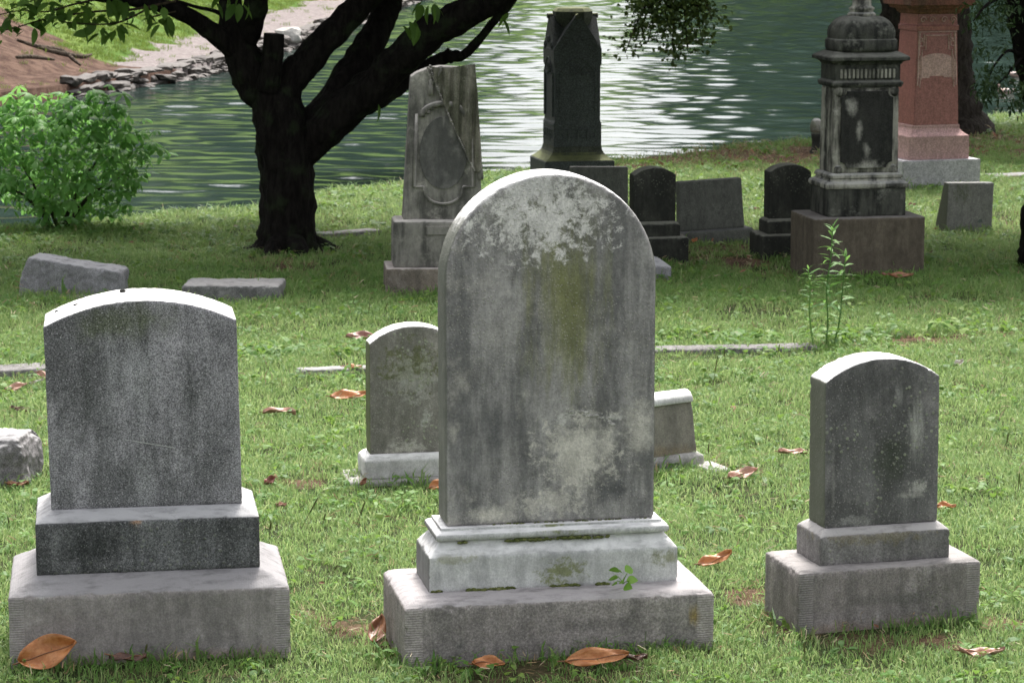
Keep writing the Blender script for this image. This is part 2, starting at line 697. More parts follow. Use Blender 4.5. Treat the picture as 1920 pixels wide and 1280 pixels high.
m = b.done(b.mix(b.rng(n2, 0.4, 0.6), (0.021, 0.036, 0.031), (0.028, 0.046, 0.039)), 0.03, b.bump(n1, 0.05, 0.03), 0.5)
b.b.inputs['IOR'].default_value = 1.33
pond = tag(link('pond', me, m), 'rippled green pond behind the graves', 'pond', kind='structure')

# ------------------------------------------------------------------ opposite bank
SH = np.array([(-60, 30), (-30, 36), (-14, 40), (-8.9, 43.2), (-7.2, 47.6), (-6.35, 50.3), (-5.8, 54), (-5.0, 63), (-4.15, 75.6), (-3.3, 89),
               (-1.5, 108), (6, 128), (22, 140), (70, 145), (160, 140)], float)
seg = np.r_[0, np.cumsum(np.hypot(*np.diff(SH, axis=0).T))]
S = np.concatenate([np.arange(0, 34, 1.5), np.arange(34, 110, 0.3), np.arange(110, seg[-1], 2.0)])
SX, SY = np.interp(S, seg, SH[:, 0]), np.interp(S, seg, SH[:, 1])
tx, ty = np.gradient(SX), np.gradient(SY)
ln = np.hypot(tx, ty)
nxv, nyv = -ty / ln, tx / ln            # to the left of travel = away from the water
k = np.ones(9) / 9
nxv = np.convolve(np.pad(nxv, 4, 'edge'), k, 'valid')
nyv = np.convolve(np.pad(nyv, 4, 'edge'), k, 'valid')
T = np.concatenate([[-0.6, -0.02, 0.0], np.arange(0.25, 9, 0.25), np.arange(9, 40, 1.5), [60, 100]])


def bank_h(T_, S_):
    base = np.where(T_ < 0, -0.8, 0.22)
    pw = 1.1 + 1.2 * sstep(54, 75, S_)
    h = base + 0.05 * np.clip(T_, 0, 2) + 0.40 * np.clip(T_ - pw, 0, 22) + 0.25 * np.clip(T_ - 22, 0, 18)
    h = h + 0.035 * np.sin(S_ * 2.1 + T_ * 1.3) * np.sin(T_ * 2.7) * (T_ > 0.2) + 0.06 * np.sin(S_ * 0.7) * np.clip(T_ * 0.3, 0, 1)
    return h


SS, TT = np.meshgrid(S, T)
BX = SX[None, :] + nxv[None, :] * TT
BY = SY[None, :] + nyv[None, :] * TT
BZ = WZ + bank_h(TT, SS)
nx, ny = len(S), len(T)
idx = np.arange(nx * ny).reshape(ny, nx)
Fc = np.stack([idx[:-1, :-1], idx[:-1, 1:], idx[1:, 1:], idx[1:, :-1]], -1).reshape(-1, 4)
me = grid_mesh('far_bank', np.stack([BX, BY, BZ], -1).reshape(-1, 3), Fc)
# soil (0 grass .. 1 bare earth) and gravel path as surface kinds
Sd = 43.0 + 0.0 * SS


def bank_masks(T_, S_):
    wob = 0.5 * np.sin(S_ * 1.9) * np.sin(T_ * 2.3) + 0.4 * np.sin(S_ * 4.7 + T_ * 3.1)
    lim = DIRT_END + wob * 0.8 + np.clip(T_ - 2.0, 0, 20) * 0.9
    earth = 1 - sstep(-0.7, 0.7, S_ - lim)
    pw = 1.1 + 1.2 * sstep(54, 75, S_)
    path = (1 - sstep(-0.3, 0.3, T_ - pw + wob * 0.25)) * sstep(-0.8, 0.8, S_ - DIRT_END + 1.5)
    return earth, path


DIRT_END = float(np.interp(50.5, SY[(SX > -9)], S[(SX > -9)]))
ea, pa = bank_masks(TT, SS)
for nm, arr in (('earth', ea), ('path', pa)):
    at_ = me.attributes.new(nm, 'FLOAT', 'POINT')
    at_.data.foreach_set('value', arr.ravel().astype(np.float32))
b = NB('far bank surface')
o = b.obj()
n1 = b.noise(o, 0.9, 8, 0.7)
n2 = b.noise(o, 9, 8, 0.75)
n3 = b.noise(b.vec(o, scale=(1, 1, 1)), 3.0, 6, 0.7)
g = b.mix(b.rng(n1, 0.4, 0.65), (0.085, 0.16, 0.03), (0.16, 0.22, 0.05))
g = b.mix(b.math('MULTIPLY', b.rng(n2, 0.5, 0.68), 0.5), g, (0.06, 0.10, 0.02))
e = b.mix(b.rng(n3, 0.4, 0.62), (0.07, 0.04, 0.03), (0.15, 0.095, 0.07))
e = b.mix(b.math('MULTIPLY', b.rng(n2, 0.55, 0.7), 0.6), e, (0.20, 0.145, 0.11))
p = b.mix(b.rng(n2, 0.4, 0.65), (0.20, 0.17, 0.165), (0.31, 0.275, 0.265))
a1 = b.t.nodes.new('ShaderNodeAttribute'); a1.attribute_name = 'earth'
a2 = b.t.nodes.new('ShaderNodeAttribute'); a2.attribute_name = 'path'
c = b.mix(b.rng(b.math('ADD', a2.outputs['Fac'], b.math('MULTIPLY', b.math('SUBTRACT', n3, 0.5), 0.9)), 0.35, 0.65), g, p)
c = b.mix(b.rng(b.math('ADD', a1.outputs['Fac'], b.math('MULTIPLY', b.math('SUBTRACT', n3, 0.5), 0.9)), 0.35, 0.65), c, e)
far_bank = link('far_bank', me, b.done(c, 0.95, b.bump(b.math('ADD', n2, n3), 0.7, 0.08), 0.1))
tag(far_bank, 'grassy bank with gravel path and bare earth across the water', 'bank', kind='structure')


def on_bank(x, y):
    """pixel -> point on the far bank (nearest grid node along the ray)"""
    a, dy, dz = ray(x, y)
    best, bp = 1e9, None
    X, Y, Zz = BX.ravel(), BY.ravel(), BZ.ravel()
    t = Y / dy
    e_ = np.abs(a * t - X) + np.abs(CAMZ + dz * t - Zz) * 3
    i = int(np.argmin(e_))
    return Vector((X[i], Y[i], Zz[i])), TT.ravel()[i], SS.ravel()[i]

#PART2
# ------------------------------------------------------------------ stones: helpers
def stand(name, label, xc, yb, depth_px, rz, cat='gravestone', rx=0, ry=0, sink=0.0, foot=None):
    """Empty at the base centre; (xc,yb) is the middle of the front foot in the photo"""
    P = gp(xc, yb)
    s = pxm(P)
    d = depth_px / s
    O = Vector((P.x - math.sin(rz) * d / 2, P.y + math.cos(rz) * d / 2, 0))
    O.z = float(gz(P.x, P.y)) - sink
    e = empty(name, O, rz, rx, ry)
    tag(e, label, cat)
    if foot:
        FOOT.append((O.x, O.y, rz, foot / s / 2, d / 2))
    return e, 1.0 / s, 1.0 / (s * 0.978)


def part(name, me, mat, parent, loc=(0, 0, 0), smooth=False, rot=(0, 0, 0)):
    o = link(name, me, mat, parent, smooth)
    o.location = loc
    o.rotation_euler = rot
    return o


def arch(w, z1, z2, n=20, z0=0.0):
    """tablet outline: straight sides to z1, circular segment rising to z2"""
    h = z2 - z1
    r = (w * w / 4 + h * h) / (2 * h)
    a = math.asin(min(1, w / 2 / r))
    if h > w / 2 - 1e-6:
        a, r = math.pi / 2, w / 2
    pts = [(-w / 2, z0), (w / 2, z0)]
    for i in range(n + 1):
        t = a - 2 * a * i / n
        pts.append((r * math.sin(t), z2 - r + r * math.cos(t)))
    return pts


WHITE = (0.78, 0.77, 0.75)
# ------------------------------------------------------------------ gravestone A: dark round-shouldered stone on the left
A, k, kv = stand('gravestone', 'dark speckled grey gravestone with low arched top, large one at the left front', 284, 1238, 330, R(8.8), foot=518)
bw, bd, bh = 522 * k, 330 * k, 128 * kv
bm = bmesh.new()
loft(bm, [(-0.12, bw / 2, bd / 2), (bh, bw / 2, bd / 2), (bh + 28 * kv, bw / 2 - 52 * k, bd / 2 - 50 * k)])
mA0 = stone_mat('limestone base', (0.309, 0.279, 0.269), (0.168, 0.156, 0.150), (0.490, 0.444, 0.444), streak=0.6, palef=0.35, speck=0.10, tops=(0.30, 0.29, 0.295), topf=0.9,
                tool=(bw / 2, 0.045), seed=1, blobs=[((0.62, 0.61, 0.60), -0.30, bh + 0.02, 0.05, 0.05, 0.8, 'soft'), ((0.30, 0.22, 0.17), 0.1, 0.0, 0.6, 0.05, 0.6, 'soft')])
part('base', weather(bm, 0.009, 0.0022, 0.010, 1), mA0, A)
z1 = bh + 26 * kv
pw, pd, ph = 418 * k, 230 * k, 98 * kv
bm = bmesh.new()
loft(bm, [(0, pw / 2, pd / 2), (ph, pw / 2, pd / 2), (ph + 18 * kv, pw / 2 - 30 * k, pd / 2 - 30 * k)])
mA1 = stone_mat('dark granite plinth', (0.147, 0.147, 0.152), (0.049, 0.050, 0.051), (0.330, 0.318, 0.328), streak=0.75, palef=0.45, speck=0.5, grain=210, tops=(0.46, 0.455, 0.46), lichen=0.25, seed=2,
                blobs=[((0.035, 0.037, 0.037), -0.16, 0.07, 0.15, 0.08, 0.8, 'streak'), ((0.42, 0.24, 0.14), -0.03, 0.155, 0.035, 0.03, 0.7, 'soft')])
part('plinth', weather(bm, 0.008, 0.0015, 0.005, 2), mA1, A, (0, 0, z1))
z2 = z1 + ph + 16 * kv
tw, td = 358 * k, 160 * k
mdark = NB('dark lichen').done((0.02, 0.02, 0.017))
bm = bmesh.new()
slab(bm, arch(tw, 345 * kv, 388 * kv), td)
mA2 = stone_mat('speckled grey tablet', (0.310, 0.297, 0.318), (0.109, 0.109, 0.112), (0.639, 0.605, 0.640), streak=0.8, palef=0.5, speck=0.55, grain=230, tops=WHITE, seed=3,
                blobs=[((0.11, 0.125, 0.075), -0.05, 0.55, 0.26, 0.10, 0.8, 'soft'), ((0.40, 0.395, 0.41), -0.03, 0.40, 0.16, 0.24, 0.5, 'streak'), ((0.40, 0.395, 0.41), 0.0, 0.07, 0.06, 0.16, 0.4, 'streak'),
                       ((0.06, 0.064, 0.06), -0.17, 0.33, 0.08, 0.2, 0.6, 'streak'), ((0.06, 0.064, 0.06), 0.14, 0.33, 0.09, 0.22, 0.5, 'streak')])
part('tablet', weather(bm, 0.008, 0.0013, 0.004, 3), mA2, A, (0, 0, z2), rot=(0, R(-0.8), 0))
for (sx_, sz_, sy_) in ((-0.055, 388, 0.05), (-0.19, 366, 0.02), (-0.245, 352, 0.05)):
    bm = bmesh.new()
    bmesh.ops.create_icosphere(bm, subdivisions=2, radius=0.007, matrix=Matrix.Translation((sx_, sy_, sz_ * kv + 0.002)) @ Matrix.Diagonal((1.5, 1, 0.7, 1)))
    part('lichen_spot', bm_mesh('lichen_spot', bm), mdark, A, (0, 0, z2), smooth=True)
# thin scratch across the tablet
bm = bmesh.new()
tube(bm, [(-0.06, -td / 2 + 0.0005, 0.205), (0.0, -td / 2 + 0.0005, 0.193), (0.085, -td / 2 + 0.0005, 0.176)], 0.0014, 5)
part('scratch', bm_mesh('scratch', bm), NB('pale scratch').done((0.45, 0.45, 0.43)), A, (0, 0, z2))

# ------------------------------------------------------------------ gravestone B: tall round-topped stone in the middle
B, k, kv = stand('gravestone', 'tall grey marble gravestone with full round top and green streak, in the centre front', 1052, 1231, 285, R(10.8), foot=590)
bw, bd, bh = 592 * k, 285 * k, 104 * kv
bm = bmesh.new()
loft(bm, [(-0.14, bw / 2, bd / 2), (bh, bw / 2, bd / 2), (bh + 9 * kv, bw / 2 - 14 * k, bd / 2 - 14 * k), (bh + 13 * kv, bw / 2 - 60 * k, bd / 2 - 60 * k)])
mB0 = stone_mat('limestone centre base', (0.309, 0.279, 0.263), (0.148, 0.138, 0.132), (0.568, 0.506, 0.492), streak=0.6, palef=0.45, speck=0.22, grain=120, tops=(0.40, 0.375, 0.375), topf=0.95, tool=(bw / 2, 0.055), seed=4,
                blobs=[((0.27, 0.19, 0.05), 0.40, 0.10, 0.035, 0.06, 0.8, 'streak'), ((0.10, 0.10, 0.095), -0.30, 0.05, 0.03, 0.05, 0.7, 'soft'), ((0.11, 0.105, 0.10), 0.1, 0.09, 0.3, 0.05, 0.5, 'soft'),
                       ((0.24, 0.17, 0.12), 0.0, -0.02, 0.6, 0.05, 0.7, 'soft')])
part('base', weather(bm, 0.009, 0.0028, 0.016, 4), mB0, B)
z1 = bh + 10 * kv
pw, pd, ph = 480 * k, 160 * k, 66 * kv
bm = bmesh.new()
loft(bm, [(0, pw / 2, pd / 2), (ph, pw / 2, pd / 2), (ph + 28 * kv, pw / 2 - 24 * k, pd / 2 - 24 * k)])
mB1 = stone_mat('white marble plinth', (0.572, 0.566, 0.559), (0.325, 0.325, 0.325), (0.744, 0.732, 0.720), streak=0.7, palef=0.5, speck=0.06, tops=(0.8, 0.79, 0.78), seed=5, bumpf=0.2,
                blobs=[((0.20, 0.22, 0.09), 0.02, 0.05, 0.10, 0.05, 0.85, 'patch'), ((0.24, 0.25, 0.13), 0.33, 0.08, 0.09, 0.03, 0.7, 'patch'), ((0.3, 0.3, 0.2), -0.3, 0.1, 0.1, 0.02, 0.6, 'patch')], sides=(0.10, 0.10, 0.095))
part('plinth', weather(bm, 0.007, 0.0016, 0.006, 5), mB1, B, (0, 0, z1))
z2 = z1 + ph + 26 * kv
mw, md = 452 * k, 142 * k
bm = bmesh.new()
loft(bm, [(0, mw / 2 - 14 * k, md / 2 - 14 * k), (3 * kv, mw / 2 - 3 * k, md / 2 - 3 * k), (8 * kv, mw / 2, md / 2), (14 * kv, mw / 2 - 1 * k, md / 2 - 1 * k), (18 * kv, mw / 2 - 6 * k, md / 2 - 6 * k),
          (18.5 * kv, mw / 2 - 12 * k, md / 2 - 12 * k), (25 * kv, mw / 2 - 13 * k, md / 2 - 13 * k)])
part('moulding', weather(bm, 0.005, 0.0008, 0.003, 6, relax=1), mB1, B, (0, 0, z2))
z3 = z2 + 24 * kv
tw, td = 404 * k, 92 * k
bm = bmesh.new()
slab(bm, arch(tw, 452 * kv, 452 * kv + tw / 2, 40), td)
bmesh.ops.recalc_face_normals(bm, faces=bm.faces)
bmesh.ops.bevel(bm, geom=[e for e in bm.edges if len(e.link_faces) == 2 and e.calc_face_angle(0) > 1.0], offset=0.007, segments=2, affect='EDGES')
PALE = (0.66, 0.62, 0.56)
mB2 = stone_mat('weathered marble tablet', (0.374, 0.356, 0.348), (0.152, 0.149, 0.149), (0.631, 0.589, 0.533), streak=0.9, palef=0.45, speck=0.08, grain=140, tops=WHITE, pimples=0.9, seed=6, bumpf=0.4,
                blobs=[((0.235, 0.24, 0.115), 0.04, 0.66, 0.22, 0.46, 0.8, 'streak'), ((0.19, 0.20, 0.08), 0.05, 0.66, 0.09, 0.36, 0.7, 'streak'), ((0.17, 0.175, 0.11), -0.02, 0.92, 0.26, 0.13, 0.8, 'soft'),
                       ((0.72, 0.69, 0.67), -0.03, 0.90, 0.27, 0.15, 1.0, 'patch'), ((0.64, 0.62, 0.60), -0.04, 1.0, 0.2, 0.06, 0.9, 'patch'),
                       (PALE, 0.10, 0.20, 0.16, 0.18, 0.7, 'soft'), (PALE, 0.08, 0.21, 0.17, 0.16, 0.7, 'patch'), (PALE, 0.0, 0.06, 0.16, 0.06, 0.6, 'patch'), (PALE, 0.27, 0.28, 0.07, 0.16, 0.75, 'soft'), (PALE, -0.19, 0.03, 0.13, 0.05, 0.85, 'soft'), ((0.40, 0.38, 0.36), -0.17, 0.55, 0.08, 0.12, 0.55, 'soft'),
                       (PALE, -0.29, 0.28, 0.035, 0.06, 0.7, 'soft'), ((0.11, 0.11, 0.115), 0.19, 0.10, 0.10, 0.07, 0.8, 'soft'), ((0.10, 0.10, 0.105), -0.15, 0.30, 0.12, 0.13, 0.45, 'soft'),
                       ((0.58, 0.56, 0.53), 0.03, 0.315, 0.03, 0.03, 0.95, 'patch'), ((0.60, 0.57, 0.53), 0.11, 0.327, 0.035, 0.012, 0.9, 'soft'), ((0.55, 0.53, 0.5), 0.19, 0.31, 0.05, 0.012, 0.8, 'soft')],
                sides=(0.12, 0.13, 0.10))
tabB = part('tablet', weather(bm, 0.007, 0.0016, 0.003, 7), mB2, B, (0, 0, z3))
# crusty ridge of spalled marble on the tablet
bm = bmesh.new()
pts = [(0.045, 0.335), (0.075, 0.322), (0.12, 0.318), (0.16, 0.305), (0.20, 0.298)]
for i in range(46):
    t = random.random() * (len(pts) - 1)
    i0 = min(int(t), len(pts) - 2)
    f = t - i0
    x = pts[i0][0] * (1 - f) + pts[i0 + 1][0] * f + random.gauss(0, 0.006)
    z = pts[i0][1] * (1 - f) + pts[i0 + 1][1] * f + random.gauss(0, 0.006)
    r = random.uniform(0.002, 0.007)
    bmesh.ops.create_icosphere(bm, subdivisions=1, radius=r, matrix=Matrix.Translation((x, -td / 2 + 0.001, z)) @ Matrix.Diagonal((1.7, 0.45, 0.9, 1)))
mcr = stone_mat('marble crust', (0.5, 0.48, 0.45), (0.3, 0.29, 0.27), (0.62, 0.6, 0.57), seed=8)
part('spalled_crust', bm_mesh('spalled_crust', bm), mcr, B, (0, 0, z3), smooth=True)


def moss_strip(parent, x0, x1, y, z, n, rmax, mat, amp=0.004):
    bm = bmesh.new()
    for i in range(n):
        x = random.uniform(x0, x1)
        if mnoise.noise(Vector((x * 9, z * 7, 3))) < -0.12:
            continue
        r = random.uniform(0.3, 1) * rmax
        M = Matrix.Translation((x, y + random.uniform(-amp, amp), z + random.uniform(-0.2, 1) * rmax * 0.7)) @ Matrix.Diagonal((1.5, 0.7, 0.8, 1))
        bmesh.ops.create_icosphere(bm, subdivisions=1, radius=r, matrix=M)
    o = part('moss', bm_mesh('moss', bm), mat, parent, smooth=True)
    o['kind'] = 'stuff'
    return o


mmoss = leaf_mat('moss', [(0.06, 0.075, 0.02), (0.12, 0.14, 0.04), (0.2, 0.21, 0.08)], trans=0.1, rough=0.95, inst=False)
moss_strip(B, -pw / 2 + 0.01, pw * 0.22, -pd / 2 - 0.001, z1 + 0.004, 260, 0.0075, mmoss)
moss_strip(B, -mw * 0.40, mw * 0.3, -md / 2 + 0.008, z2 - 0.004, 200, 0.007, mmoss)
moss_strip(B, -tw * 0.4, tw * 0.48, -td / 2 - 0.001, z3 + 0.001, 90, 0.004, mmoss)
# ------------------------------------------------------------------ gravestone C: small arched stone on the right
C, k, kv = stand('gravestone', 'small dark gravestone with low arched top on a two-step base, at the right front', 1668, 1176, 178, R(15.5), foot=368)
bw, bd, bh = 368 * k, 178 * k, 112 * kv
bm = bmesh.new()
loft(bm, [(-0.12, bw / 2, bd / 2), (bh, bw / 2, bd / 2), (bh + 5 * kv, bw / 2 - 10 * k, bd / 2 - 10 * k)])
mC0 = stone_mat('limestone right base', (0.261, 0.233, 0.223), (0.118, 0.110, 0.103), (0.443, 0.407, 0.400), streak=0.7, palef=0.5, speck=0.18, tops=(0.32, 0.30, 0.29), topf=0.9, tool=(bw / 2, 0.05), seed=9,
                blobs=[((0.12, 0.115, 0.105), 0.02, 0.09, 0.25, 0.03, 0.6, 'soft'), ((0.27, 0.20, 0.14), 0, 0.0, 0.5, 0.05, 0.6, 'soft')], lichen=0.2)
part('base', weather(bm, 0.009, 0.0026, 0.012, 9), mC0, C)
z1 = bh + 4 * kv
pw, pd, ph = 262 * k, 122 * k, 54 * kv
bm = bmesh.new()
loft(bm, [(0, pw / 2, pd / 2), (ph, pw / 2, pd / 2), (ph + 12 * kv, pw / 2 - 14 * k, pd / 2 - 14 * k)])
mC1 = stone_mat('lichened plinth', (0.239, 0.223, 0.222), (0.121, 0.117, 0.113), (0.428, 0.396, 0.393), streak=0.7, palef=0.5, speck=0.2, tops=(0.42, 0.40, 0.39), lichen=0.4, seed=10,
                blobs=[((0.20, 0.17, 0.10), -0.02, 0.08, 0.25, 0.03, 0.5, 'patch')])
part('plinth', weather(bm, 0.008, 0.0018, 0.007, 10), mC1, C, (0, 0, z1))
z2 = z1 + ph + 11 * kv
tw, td = 231 * k, 80 * k
bm = bmesh.new()
slab(bm, arch(tw, 272 * kv, 312 * kv), td)
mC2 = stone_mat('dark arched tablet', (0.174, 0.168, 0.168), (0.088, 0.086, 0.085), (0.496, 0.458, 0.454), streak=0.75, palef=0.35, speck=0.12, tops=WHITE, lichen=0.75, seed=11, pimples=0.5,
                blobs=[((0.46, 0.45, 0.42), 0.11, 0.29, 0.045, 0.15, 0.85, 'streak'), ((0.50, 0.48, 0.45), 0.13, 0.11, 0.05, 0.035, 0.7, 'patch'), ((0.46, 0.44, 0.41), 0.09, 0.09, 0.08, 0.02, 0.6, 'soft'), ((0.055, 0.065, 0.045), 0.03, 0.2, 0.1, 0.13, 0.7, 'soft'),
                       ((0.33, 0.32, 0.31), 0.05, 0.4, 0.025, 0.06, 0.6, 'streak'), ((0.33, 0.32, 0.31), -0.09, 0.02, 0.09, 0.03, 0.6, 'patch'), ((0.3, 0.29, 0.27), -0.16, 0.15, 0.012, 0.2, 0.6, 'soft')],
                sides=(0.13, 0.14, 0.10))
part('tablet', weather(bm, 0.008, 0.0016, 0.006, 11), mC2, C, (0, 0, z2), rot=(0, R(-0.6), 0))

# ------------------------------------------------------------------ gravestone D: small mossy stone half hidden behind the middle one
D, k, kv = stand('gravestone', 'small green-stained gravestone on a white block, half hidden left of the tall central stone', 780, 905, 80, R(12), foot=200)
bm = bmesh.new()
loft(bm, [(-0.08, 107 * k, 62 * k), (11 * kv, 107 * k, 62 * k)])
mslab = stone_mat('pale slab', (0.36, 0.345, 0.33), (0.24, 0.23, 0.22), (0.5, 0.48, 0.46), seed=12, speck=0.1)
part('slab', weather(bm, 0.012, 0.003, 0.012, 12), mslab, D, (-24 * k, 0, 0))
z1 = 11 * kv
bm = bmesh.new()
loft(bm, [(0, 98 * k, 42 * k), (33 * kv, 98 * k, 42 * k), (43 * kv, 88 * k, 33 * k)])
mD1 = stone_mat('white marble block', (0.55, 0.54, 0.53), (0.38, 0.37, 0.36), (0.68, 0.67, 0.66), streak=0.5, speck=0.06, tops=WHITE, seed=13, bumpf=0.2)
part('base', weather(bm, 0.009, 0.002, 0.008, 13), mD1, D, (0, 0, z1))
z2 = z1 + 42 * kv
bm = bmesh.new()
slab(bm, arch(168 * k, 205 * kv, 237 * kv), 52 * k)
mD2 = stone_mat('algae-stained tablet', (0.258, 0.241, 0.223), (0.154, 0.148, 0.128), (0.541, 0.495, 0.472), streak=0.7, palef=0.5, speck=0.1, tops=WHITE, lichen=0.9, seed=14, pimples=0.4,
                blobs=[((0.12, 0.13, 0.055), 0.0, 0.36, 0.22, 0.13, 0.8, 'patch'), ((0.44, 0.42, 0.38), -0.04, 0.02, 0.12, 0.05, 0.8, 'patch'), ((0.5, 0.49, 0.46), 0.05, 0.14, 0.03, 0.06, 0.7, 'patch'), ((0.5, 0.49, 0.46), 0.0, 0.3, 0.15, 0.15, 0.4, 'patch')],
                sides=(0.11, 0.135, 0.045))
part('tablet', weather(bm, 0.009, 0.002, 0.006, 14), mD2, D, (0, 0, z2))

# ------------------------------------------------------------------ marker E: low tilted stone with rolled top, right of the middle stone
E, k, kv = stand('grave_marker', 'low tilted marker with white rolled top, peeking out right of the tall central stone', 1240, 884, 70, R(20), ry=R(-3.5), foot=200)
E.location.z += 0.01
bm = bmesh.new()
loft(bm, [(-0.1, 90 * k, 33 * k), (14 * kv, 90 * k, 33 * k), (22 * kv, 80 * k, 25 * k)])
part('base', weather(bm, 0.009, 0.002, 0.007, 15), mslab, E)
bm = bmesh.new()
loft(bm, [(0, 79 * k, 24 * k), (98 * kv, 75 * k, 20 * k)])
mE = stone_mat('olive grey marker', (0.254, 0.232, 0.206), (0.161, 0.148, 0.133), (0.402, 0.360, 0.332), streak=0.7, seed=16, speck=0.1, blobs=[((0.24, 0.18, 0.11), 0, 0.02, 0.3, 0.05, 0.6, 'soft')])
part('tablet', weather(bm, 0.008, 0.0015, 0.004, 16), mE, E, (0, 0, 20 * kv))
bm = bmesh.new()
prof_ = [(-26 * k, 0), (26 * k, 0)] + [(24 * k * math.cos(a) + 2 * k * math.copysign(1, math.cos(a)), 3 * kv + 17 * kv * math.sin(a)) for a in np.linspace(0, math.pi, 12)]
slab(bm, prof_, 152 * k)
me = weather(bm, 0.006, 0.0015, 0.004, 17)
part('rolled_top', me, mD1, E, (0, 0, 116 * kv), rot=(0, 0, R(90)))
sE = gp(1336, 886)
e = empty('flat_stone', (sE.x, sE.y + 0.09, sE.z), R(25))
tag(e, 'small flat pale stone lying in the grass beside the tilted rolled-top marker', 'stone')
bm = bmesh.new()
loft(bm, [(-0.06, 0.055, 0.10), (0.012, 0.05, 0.095)])
part('slab', weather(bm, 0.008, 0.003, 0.01, 18), mslab, e)
FOOT.append((sE.x, sE.y + 0.09, R(25), 0.045, 0.09))

# ------------------------------------------------------------------ rough stone at the left edge
Fr, k, kv = stand('rough_marker', 'rough-hewn pale granite block cut off by the left edge of the photo', -60, 918, 150, R(-4), cat='grave marker', foot=190)
bm = bmesh.new()
loft(bm, [(-0.1, 108 * k, 78 * k), (70 * kv, 106 * k, 76 * k), (92 * kv, 92 * k, 62 * k)])
mF = stone_mat('rough granite', (0.210, 0.196, 0.199), (0.099, 0.092, 0.092), (0.309, 0.291, 0.294), streak=0.6, palef=0.6, speck=0.35, tops=(0.36, 0.35, 0.35), seed=19, bumpf=0.6)
part('block', weather(bm, 0.010, 0.008, 0.02, 19, rough=0.010), mF, Fr)

# ------------------------------------------------------------------ G, H: low stones at left behind
G, k, kv = stand('slant_marker', 'grey rock-faced marker with sloping top edge, lying at the far left before the bush', 128, 556, 90, R(-6), cat='grave marker', foot=190)
bm = bmesh.new()
slab(bm, [(-102 * k, -0.08), (98 * k, -0.08), (98 * k, 46 * kv), (-78 * k, 70 * kv), (-92 * k, 40 * kv)], 70 * k)
mG = stone_mat('grey rock-faced granite', (0.27, 0.265, 0.275), (0.17, 0.165, 0.17), (0.36, 0.355, 0.36), streak=0.5, palef=0.4, speck=0.3, tops=(0.36, 0.355, 0.36), seed=20, bumpf=0.6)
part('block', weather(bm, 0.016, 0.006, 0.02, 20, rough=0.007), mG, G)
bm = bmesh.new()
loft(bm, [(-0.1, 100 * k, 50 * k), (5 * kv, 96 * k, 46 * k)])
part('footing', weather(bm, 0.02, 0.01, 0.03, 21), mslab, G, (-6 * k, -14 * k, -0.01))
Hh, k, kv = stand('flush_marker', 'long low grey block lying in shaded grass left of the leaning tree shadow', 432, 568, 105, R(-2), cat='grave marker', foot=182)
Hh['label'] = 'long low rectangular grey block in the grass below the big dark tree'
bm = bmesh.new()
loft(bm, [(-0.1, 92 * k, 52 * k), (32 * kv, 92 * k, 52 * k)])
mH = stone_mat('grey block', (0.20, 0.195, 0.19), (0.12, 0.118, 0.115), (0.3, 0.29, 0.285), seed=22, speck=0.3, tops=(0.33, 0.32, 0.31), bumpf=0.5)
part('block', weather(bm, 0.015, 0.004, 0.02, 22, rough=0.004), mH, Hh)

KERB = []
mkerb = stone_mat('grey kerb', (0.20, 0.19, 0.185), (0.12, 0.115, 0.11), (0.30, 0.285, 0.28), seed=25, speck=0.25, bumpf=0.7)
# ------------------------------------------------------------------ kerb stones set in the grass
for i, (x0, y0, x1, y1, wd, lab) in enumerate([(-60, 706, 92, 698, 0.20, 'flat grey kerb stone in the grass at the left edge, behind the dark left gravestone'),
                                               (560, 702, 700, 696, 0.11, 'narrow overgrown kerb stone in the grass left of the small mossy gravestone'),
                                               (1200, 661, 1532, 654, 0.16, 'long flat kerb stone in the grass between the central stone and the tall weed'),
                                               (600, 444, 705, 436, 0.18, 'pale flat edging stone in the grass between the dark tree and the draped monument'),
                                               (1846, 333, 1960, 329, 0.3, 'pale flat edging stone in the grass at the far right beside the pink monument')]):
    a, c = gp(x0, y0), gp(x1, y1)
    mid = (a + c) / 2
    L = (c - a).length
    rz = math.atan2(c.y - a.y, c.x - a.x)
    e = empty('kerb_stone', (mid.x, mid.y, float(gz(mid.x, mid.y))), rz, 0, -math.atan2(c.z - a.z, math.hypot(c.x - a.x, c.y - a.y)))
    tag(e, lab, 'kerb stone')
    n = max(1, int(round(L / 0.9)))
    for j in range(n):
        bm = bmesh.new()
        loft(bm, [(-0.1, L / n / 2 - 0.006, wd / 2), (0.036, L / n / 2 - 0.006, wd / 2)])
        part('slab', weather(bm, 0.016, 0.005, 0.015, 30 + i * 3 + j), mkerb if i in (0, 2) else mH, e, (-L / 2 + (j + 0.5) * L / n, 0, random.uniform(-0.004, 0.004)))
    FOOT.append((mid.x, mid.y, rz, L / 2 - 0.03, wd / 2 - 0.01))
    KERB.append((mid.x - math.sin(-rz) * 0, mid.y - 0.2, rz, L / 2, 0.26))

